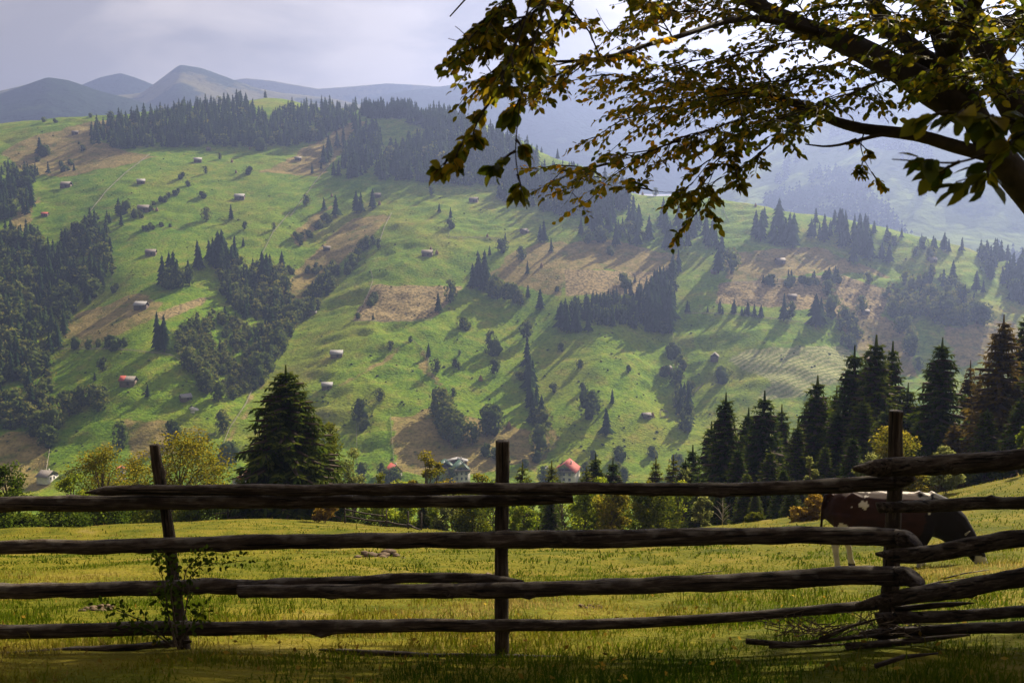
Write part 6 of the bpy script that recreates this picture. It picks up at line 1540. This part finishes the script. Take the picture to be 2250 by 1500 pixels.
# ------------------------------------------------------------------ the beech whose boughs hang into the picture
def beech():
    g = np.random.default_rng(55)
    bx, by = 4.75, 7.6
    b = np.array((bx, by, float(NF(bx, by))))
    t = thing('beech_tree', 'old beech with yellowing leaves overhanging the fence from the upper right', 'tree', tuple(b))
    def W(P):
        return np.array([at(p[0], p[1], p[2]) for p in P])
    def smooth(P, n):
        P = np.asarray(P, float)
        s = np.concatenate([[0], np.cumsum(np.linalg.norm(np.diff(P, axis=0), axis=1))]); u = np.linspace(0, s[-1], n)
        Q = np.stack([np.interp(u, s, P[:, k]) for k in range(3)], 1)
        if n > 6:
            for _ in range(2): Q[1:-1] = (Q[:-2] + 2 * Q[1:-1] + Q[2:]) / 4
        return Q
    def limb(P, r0, r1, name='limb', n=26, sides=12):
        C = smooth(P, n); C = C + 0.012 * np.stack([fbm(np.arange(n) * 0.35, np.full(n, 3.0 + k + r0 * 99), k, 2) for k in range(3)], 1)
        o = obj(name, MB().tube(C - b, np.linspace(r0, r1, n) * (1 + 0.12 * fbm(np.arange(n) * 0.5, np.full(n, r0 * 50), 2, 2)), sides, jit=0.04).mesh(name, M['beech_bark'], True), t)
        return C
    # trunk leans in from beyond the right edge
    fork = at(2520, 690, 7.3)
    limb([b + (0, 0, -0.4), b + (-0.02, 0, 0.6), (b + fork) / 2 + np.array((0.22, 0, 0.1)), fork], 0.30, 0.17, 'trunk', 30, 16)
    L1 = limb([fork, at(2380, 560, 7.25), at(2262, 425, 7.2), at(2185, 335, 7.1), at(2130, 240, 7.1), at(2085, 120, 7.2), at(2050, 0, 7.4), at(1990, -160, 7.8), at(1960, -350, 8.4)], 0.125, 0.055)
    L2 = limb([fork, at(2430, 500, 7.4), at(2290, 330, 7.5), at(2220, 225, 7.6), at(2165, 120, 7.9), at(2100, -40, 8.3), at(2120, -300, 9.0), at(2150, -600, 10)], 0.13, 0.06)
    L3 = limb([at(2135, 250, 7.1), at(2060, 205, 7.2), at(1985, 160, 7.4), at(1900, 112, 7.8), at(1790, 70, 8.3), at(1680, 25, 8.8), at(1580, -40, 9.3), at(1450, -160, 10)], 0.115, 0.03)
    L4 = limb([at(2190, 345, 7.1), at(2110, 325, 7.1), at(2030, 300, 7.1), at(1965, 288, 7.15), at(1900, 286, 7.2), at(1820, 262, 7.4), at(1745, 225, 7.7), at(1660, 205, 8.0), at(1560, 195, 8.3)], 0.055, 0.014)
    L5 = limb([at(2120, 190, 7.3), at(2020, 120, 7.5), at(1950, 60, 7.9), at(1900, -20, 8.3), at(1840, -150, 9)], 0.08, 0.035)
    L6 = limb([at(2170, 150, 7.8), at(2230, 60, 7.6), at(2300, -60, 7.4), at(2420, -260, 7.0)], 0.055, 0.03)
    L7 = limb([at(1800, 72, 8.2), at(1650, 36, 7.9), at(1560, 58, 7.4), at(1480, 86, 7.0), at(1400, 106, 6.7), at(1320, 128, 6.4), at(1240, 140, 6.2), at(1130, 132, 6.0)], 0.030, 0.006, n=24, sides=8)
    L8 = limb([at(1320, 128, 6.4), at(1270, 142, 6.4), at(1215, 170, 6.3), at(1140, 196, 6.2)], 0.010, 0.003, n=12, sides=6)
    L9 = limb([at(1965, 292, 7.15), at(1900, 306, 7.1), at(1820, 324, 7.1), at(1770, 318, 7.1)], 0.020, 0.005, n=12, sides=6)
    # boughs above the frame (they throw the shade on the fence)
    over = []
    for P in ([(2050, 0, 7.4), (1700, -250, 8.2), (1250, -420, 9.0), (800, -520, 9.8)], [(1990, -160, 7.8), (1750, -500, 9.5), (1500, -750, 11.5), (1300, -900, 13.5)], [(2100, -40, 8.3), (2050, -420, 10.5), (2000, -650, 13), (1900, -760, 15.5)],
              [(2120, -300, 9.0), (2300, -600, 11), (2500, -700, 13.5)], [(1580, -40, 9.3), (1350, -160, 11), (1150, -230, 12.8), (1000, -260, 14.0)], [(2420, -260, 7.0), (2500, -700, 6.5), (2300, -1300, 6.0)], [(1990, -160, 7.8), (1500, -700, 7.0), (900, -1100, 6.4), (500, -1250, 6.0)], [(1450, -160, 10), (1200, -420, 12), (950, -560, 14)],
              [(2160, 120, 7.9), (2400, 0, 9.5), (2600, -60, 11.5)], [(2085, 120, 7.2), (2300, -300, 5.6), (2200, -700, 4.4), (1700, -900, 4.0)], [(1680, 25, 8.8), (1600, -160, 10.5), (1650, -260, 12.6)], [(1700, -250, 8.2), (1300, -700, 6.4), (1150, -420, 4.4), (1180, -60, 3.6)]):
        over.append(limb(W(P), 0.06, 0.015, 'bough', 22, 8))
    # far side of the crown, towards the sun: unseen boughs added to shade the fence
    hub = np.array((4.3, 8.6, 5.2))
    for k in range(24):
        a = R(-42 + 5.2 * k); ln_ = (6.4, 8.4, 10.2)[k % 3]
        e = hub + np.array((ln_ * math.sin(a), ln_ * math.cos(a), (-0.6, 1.1, -1.5, 2.2)[k % 4]))
        over.append(limb([hub + g.normal(size=3) * 0.3, (hub + e) / 2 + np.array((0, 0, 0.9)), e], 0.055, 0.012, 'bough', 22, 7))
    # unseen boughs added back over the camera to block sky light
    for k in range(14):
        e = np.array((-5.0 + 10.5 * ((k * 0.618) % 1), -3.5 + 8.0 * k / 13, 3.6 + 1.6 * (k % 3)))
        over.append(limb([hub + g.normal(size=3) * 0.3, (hub + e) / 2 + np.array((0, 0, 1.2)), e], 0.055, 0.012, 'bough', 22, 7))
    twig = MB(); C, D, S, Ti = [], [], [], []
    def leaves_on(P, k0, step, size, dens=1.0, spread=0.5, tint=0.45):
        """leaves alternate along a twig P (n,3)"""
        n = len(P); tg = np.gradient(P, axis=0); tg /= np.linalg.norm(tg, axis=1)[:, None]
        for i in range(k0, n, step):
            for sg in (-1, 1):
                if g.random() > dens: continue
                side = np.cross(tg[i], (0, 0, 1.0)); side /= np.linalg.norm(side) + 1e-9
                d = tg[i] * (0.6 + 0.4 * g.random()) + side * sg * (0.5 + spread * g.random()) + np.array((0, 0, -0.35 + 0.4 * g.normal())); d /= np.linalg.norm(d)
                C.append(P[i] + d * 0.008); D.append(d); S.append(size * (0.65 + 0.6 * g.random())); Ti.append(np.clip(tint + 0.22 * g.normal(), 0, 1))
    def spray(B, i0, count, length, size=0.062, sub=3, tint=0.5, droop=0.25, dens=0.7, bias=(0, 0, 0)):
        """side twigs off a branch B, each with smaller twigs and leaves, in a flat layer"""
        n = len(B); tg = np.gradient(B, axis=0); tg /= np.linalg.norm(tg, axis=1)[:, None]
        for k in range(count):
            i = i0 + (n - 1 - i0) * (k + g.random()) / count; i = min(int(i), n - 1)
            side = np.cross(tg[i], (0, 0, 1.0)); side /= np.linalg.norm(side) + 1e-9
            sg = -1 if k % 2 else 1
            d = tg[i] * 0.7 + side * sg * (0.35 + 0.6 * g.random()) + np.array((0, 0, 0.18 * g.normal())) + np.asarray(bias); d /= np.linalg.norm(d)
            L = length * (0.5 + 0.7 * g.random())
            u = np.linspace(0, 1, 9)[:, None]
            P = B[i] + d * L * u + np.array((0, 0, -1)) * droop * L * u ** 2 + np.cumsum(g.normal(size=(9, 3)) * 0.012 * L, 0)
            twig.tube(P - b, np.linspace(0.0055, 0.0016, 9), 4, False)
            leaves_on(P, 3, 1, size, dens, tint=tint)
            for m_ in range(sub):
                j = 2 + int(6 * g.random()); d2 = d * 0.75 + np.cross(d, (0, 0, 1.0)) * (1 if m_ % 2 else -1) * 0.7 + np.array((0, 0, -0.25 * g.random())); d2 /= np.linalg.norm(d2)
                L2_ = L * (0.25 + 0.3 * g.random()); u2 = np.linspace(0, 1, 6)[:, None]
                P2 = P[j] + d2 * L2_ * u2 + np.array((0, 0, -0.15)) * L2_ * u2 ** 2
                twig.tube(P2 - b, np.linspace(0.003, 0.001, 6), 3, False)
                leaves_on(P2, 1, 1, size, dens, tint=tint)
    def arm(P, r=0.006, n=22):
        B = smooth(W(P), n); twig.tube(B - b, np.linspace(r, 0.0015, n), 5, False); return B
    # leafy mass left of the limbs
    spray(L3, 6, 34, 0.85, 0.056, 4, 0.40, bias=(0, -0.1, -0.05))
    spray(L4, 12, 30, 0.75, 0.056, 4, 0.5, bias=(-0.3, 0, 0.15))
    spray(L5, 8, 16, 0.7, 0.056, 4, 0.35)
    spray(L2, 12, 14, 0.7, 0.056, 3, 0.40)
    spray(L6, 8, 12, 0.7, 0.056, 3, 0.5)
    spray(L1, 14, 12, 0.6, 0.056, 3, 0.35)
    for P, ct, ln, ti in [
            ([(1745, 225, 7.7), (1640, 260, 7.5), (1540, 290, 7.3), (1440, 330, 7.1), (1330, 362, 7.0), (1215, 376, 6.9)], 22, 0.50, 0.52),
            ([(1660, 205, 8.0), (1560, 215, 7.8), (1470, 235, 7.6), (1390, 250, 7.5)], 16, 0.50, 0.55),
            ([(1560, 195, 8.3), (1470, 185, 8.1), (1390, 175, 8.0), (1310, 160, 7.9)], 14, 0.45, 0.60),
            ([(1700, 200, 7.9), (1600, 300, 7.4), (1540, 380, 7.1), (1500, 430, 7.0), (1380, 410, 6.9)], 12, 0.28, 0.45),
            ([(1620, 280, 7.4), (1575, 360, 7.2), (1545, 430, 7.1), (1535, 470, 7.0)], 9, 0.24, 0.45),
            ([(1820, 262, 7.4), (1700, 310, 7.2), (1640, 360, 7.1), (1560, 405, 7.0), (1480, 440, 6.9)], 9, 0.28, 0.40),
            ([(1900, 112, 7.8), (1800, 160, 7.4), (1700, 190, 7.1), (1600, 220, 6.9)], 18, 0.60, 0.32),
            ([(1790, 70, 8.3), (1680, 110, 8.0), (1570, 130, 7.8), (1470, 135, 7.6)], 18, 0.55, 0.40),
            ([(1680, 25, 8.8), (1560, 20, 8.5), (1450, 30, 8.3), (1380, 60, 8.2)], 16, 0.50, 0.50),
            ([(1985, 160, 7.4), (1880, 200, 6.9), (1780, 240, 6.6), (1680, 270, 6.4)], 16, 0.50, 0.30),
            ([(1900, 286, 7.2), (1890, 320, 7.1), (1900, 355, 7.05), (1925, 395, 7.0)], 4, 0.12, 0.45),
            ([(1790, 70, 8.3), (1750, 0, 8.0), (1680, -60, 7.8), (1600, -100, 7.6)], 16, 0.6, 0.35),
            ([(2020, 120, 7.5), (1960, 20, 7.0), (1880, -20, 6.7), (1780, -60, 6.5)], 16, 0.6, 0.30),
            ([(2160, 120, 7.9), (2230, 180, 8.2), (2300, 170, 8.4)], 10, 0.5, 0.55),
            ([(2100, 60, 8.1), (2200, 40, 8.3), (2280, 20, 8.5)], 14, 0.55, 0.55),
            ([(2220, 225, 7.6), (2180, 150, 6.6), (2140, 60, 6.2), (2080, -20, 6.0)], 20, 0.55, 0.25),
            ([(2230, 60, 7.6), (2190, 40, 6.8), (2240, 100, 6.4), (2290, 180, 6.2)], 18, 0.5, 0.25),
            ([(2085, 120, 7.2), (2030, 60, 6.7), (1990, 30, 6.4), (1930, 40, 6.2)], 18, 0.5, 0.28),
            ([(2150, 200, 7.0), (2110, 150, 6.3), (2040, 130, 6.0)], 12, 0.4, 0.25),
            ([(1580, -40, 9.3), (1500, -20, 9.0), (1420, 10, 8.8)], 12, 0.45, 0.45),
            ([(1320, 128, 6.4), (1290, 60, 6.4), (1240, 10, 6.4), (1180, -40, 6.4)], 10, 0.35, 0.5),
            ([(1480, 86, 7.0), (1440, 20, 7.0), (1400, -40, 7.0)], 8, 0.30, 0.5)]:
        B = arm(P); spray(B, 3, ct, ln, 0.056, 3, ti)
    spray(L7, 14, 14, 0.32, 0.055, 2, 0.55, dens=0.7); spray(L8, 3, 10, 0.28, 0.055, 2, 0.5)
    # the near branch that hangs down close to the camera
    for P, ct, ln, ti, sz in [
            ([(1180, -60, 3.6), (1150, 60, 3.6), (1120, 130, 3.55), (1075, 230, 3.5), (1020, 310, 3.5), (975, 360, 3.5), (948, 388, 3.5)], 9, 0.10, 0.40, 0.052),
            ([(1215, -60, 3.7), (1180, 70, 3.65), (1148, 180, 3.6), (1138, 260, 3.6), (1130, 340, 3.55), (1140, 400, 3.55), (1158, 460, 3.55)], 6, 0.09, 0.25, 0.058),
            ([(1250, -60, 4.8), (1180, 20, 4.8), (1110, 70, 4.7), (1060, 100, 4.7)], 22, 0.26, 0.42, 0.046),
            ([(1300, -60, 4.8), (1220, 60, 4.8), (1150, 100, 4.8), (1080, 160, 4.8)], 20, 0.28, 0.48, 0.046),
            ([(1160, -60, 4.6), (1100, 20, 4.6), (1060, 50, 4.6)], 16, 0.22, 0.40, 0.046)]:
        B = arm(P, 0.005); spray(B, 5, ct, ln, sz, 1, ti, dens=0.8)
    for P in ([(1060, 100, 4.3), (1042, 115, 4.3), (1020, 72, 4.3), (1000, 58, 4.3)], [(1080, 160, 4.8), (1040, 100, 4.8), (985, 85, 4.8)], [(1400, 106, 6.7), (1360, 90, 6.7), (1330, 60, 6.7), (1310, 20, 6.7)], [(1470, 90, 7.0), (1480, 40, 7.0), (1465, 0, 7.0)]):
        arm(P, 0.003, 9)
    # the blurred sprig very close on the right
    for P, ct in (([(2420, 250, 2.6), (2300, 270, 2.55), (2200, 262, 2.5), (2130, 240, 2.5), (2050, 250, 2.5)], 9), ([(2300, 270, 2.55), (2200, 320, 2.5), (2170, 380, 2.5), (2100, 400, 2.5)], 5), ([(2200, 330, 2.5), (2100, 360, 2.5), (2030, 355, 2.5), (1960, 350, 2.5)], 2)):
        B = arm(P, 0.004, 14); spray(B, 3, ct, 0.055, 0.062, 0, 0.12)
    # crown outside the picture: plain leaves in layers round each bough
    oc, od, os_ = [], [], []
    for o_ in over:
        n = 4300
        k = g.integers(4, len(o_), n)
        P = o_[k] + rand_dirs(g, n) * np.array((1.0, 1.0, 0.5)) * (g.random(n) ** 0.5)[:, None] * 1.05
        x, y = topx(P.T)
        ok = (P[:, 1] > 0.6) & ~((x > -150) & (x < 2320) & (y > -45))
        ok |= P[:, 1] <= 0.6
        ysh = P[:, 1] - (P[:, 2] + 2.6) * SUN_DIR[1] / SUN_DIR[2]        # where the leaf's shadow lands: leaves kept or cut to steer sun and shade
        ok &= ((ysh > 2.7) & (ysh < 7.8)) | (ysh < -0.6)
        oc.append(P[ok])
        for q in range(14):
            c = o_[g.integers(5, len(o_))]; e = c + rand_dirs(g, 1)[0] * np.array((0.9, 0.9, 0.4))
            ex, ey = topx(e)
            if e[1] > 0.6 and -100 < ex < 2300 and ey > 0: continue
            twig.tube(np.array([c, (c + e) / 2 + (0, 0, 0.05), e]) - b, [0.007, 0.005, 0.002], 4, False)
    oc = np.concatenate(oc); n = len(oc)
    od = rand_dirs(g, n) * np.array((1, 1, 0.45)); od /= np.linalg.norm(od, axis=1)[:, None]
    ol = 0.10 * (0.7 + 0.6 * g.random(n))
    V, Q = leaf_quads(oc - b, od, perp(g, od), ol, ol * 0.68)
    ob = obj('foliage', MB().add(V, None, Q, np.repeat(np.clip(0.4 + 0.22 * g.normal(size=n), 0, 1), 4)).mesh('foliage', M['beech']), t); ob['kind'] = 'stuff'
    C_, D_, S_, T_ = np.array(C), np.array(D), np.array(S), np.array(Ti)
    # the largest leaves in view become leaves of their own
    px, py = topx(C_.T); vis = (px > -40) & (px < 2290) & (py > -40) & (py < 1500)
    big_ = np.where(vis, S_ / C_[:, 1], 0); order = np.argsort(-big_); solo = order[:300]
    rest = np.ones(len(C_), bool); rest[solo] = False
    lm = []
    for k in range(10):
        lm.append(mesh_np('leaf', LV * np.array((1, 0.85 + 0.3 * g.random(), 0.6 + g.random())), LT, [M['beech']], None, False, {'tint': np.full(len(LV), (k + 0.5) / 10)}, LQ))
    Rm = frames(D_[solo], g, 0.6)
    for q, i in enumerate(solo):
        o = obj('leaf', lm[min(9, int(T_[i] * 10))], t)
        o.matrix_local = Matrix.Translation(Vector(C_[i] - b)) @ Matrix(Rm[q].tolist()).to_4x4() @ Matrix.Scale(float(S_[i]), 4)
    obj('foliage', leaves_mesh('foliage', C_[rest], D_[rest], S_[rest], T_[rest], M['beech'], g, 0.6, b), t)['kind'] = 'stuff'
    tw_ = obj('twigs', twig.mesh('twigs', M['beech_bark']), t); tw_['kind'] = 'stuff'
    print('beech leaves', len(C_))
beech()
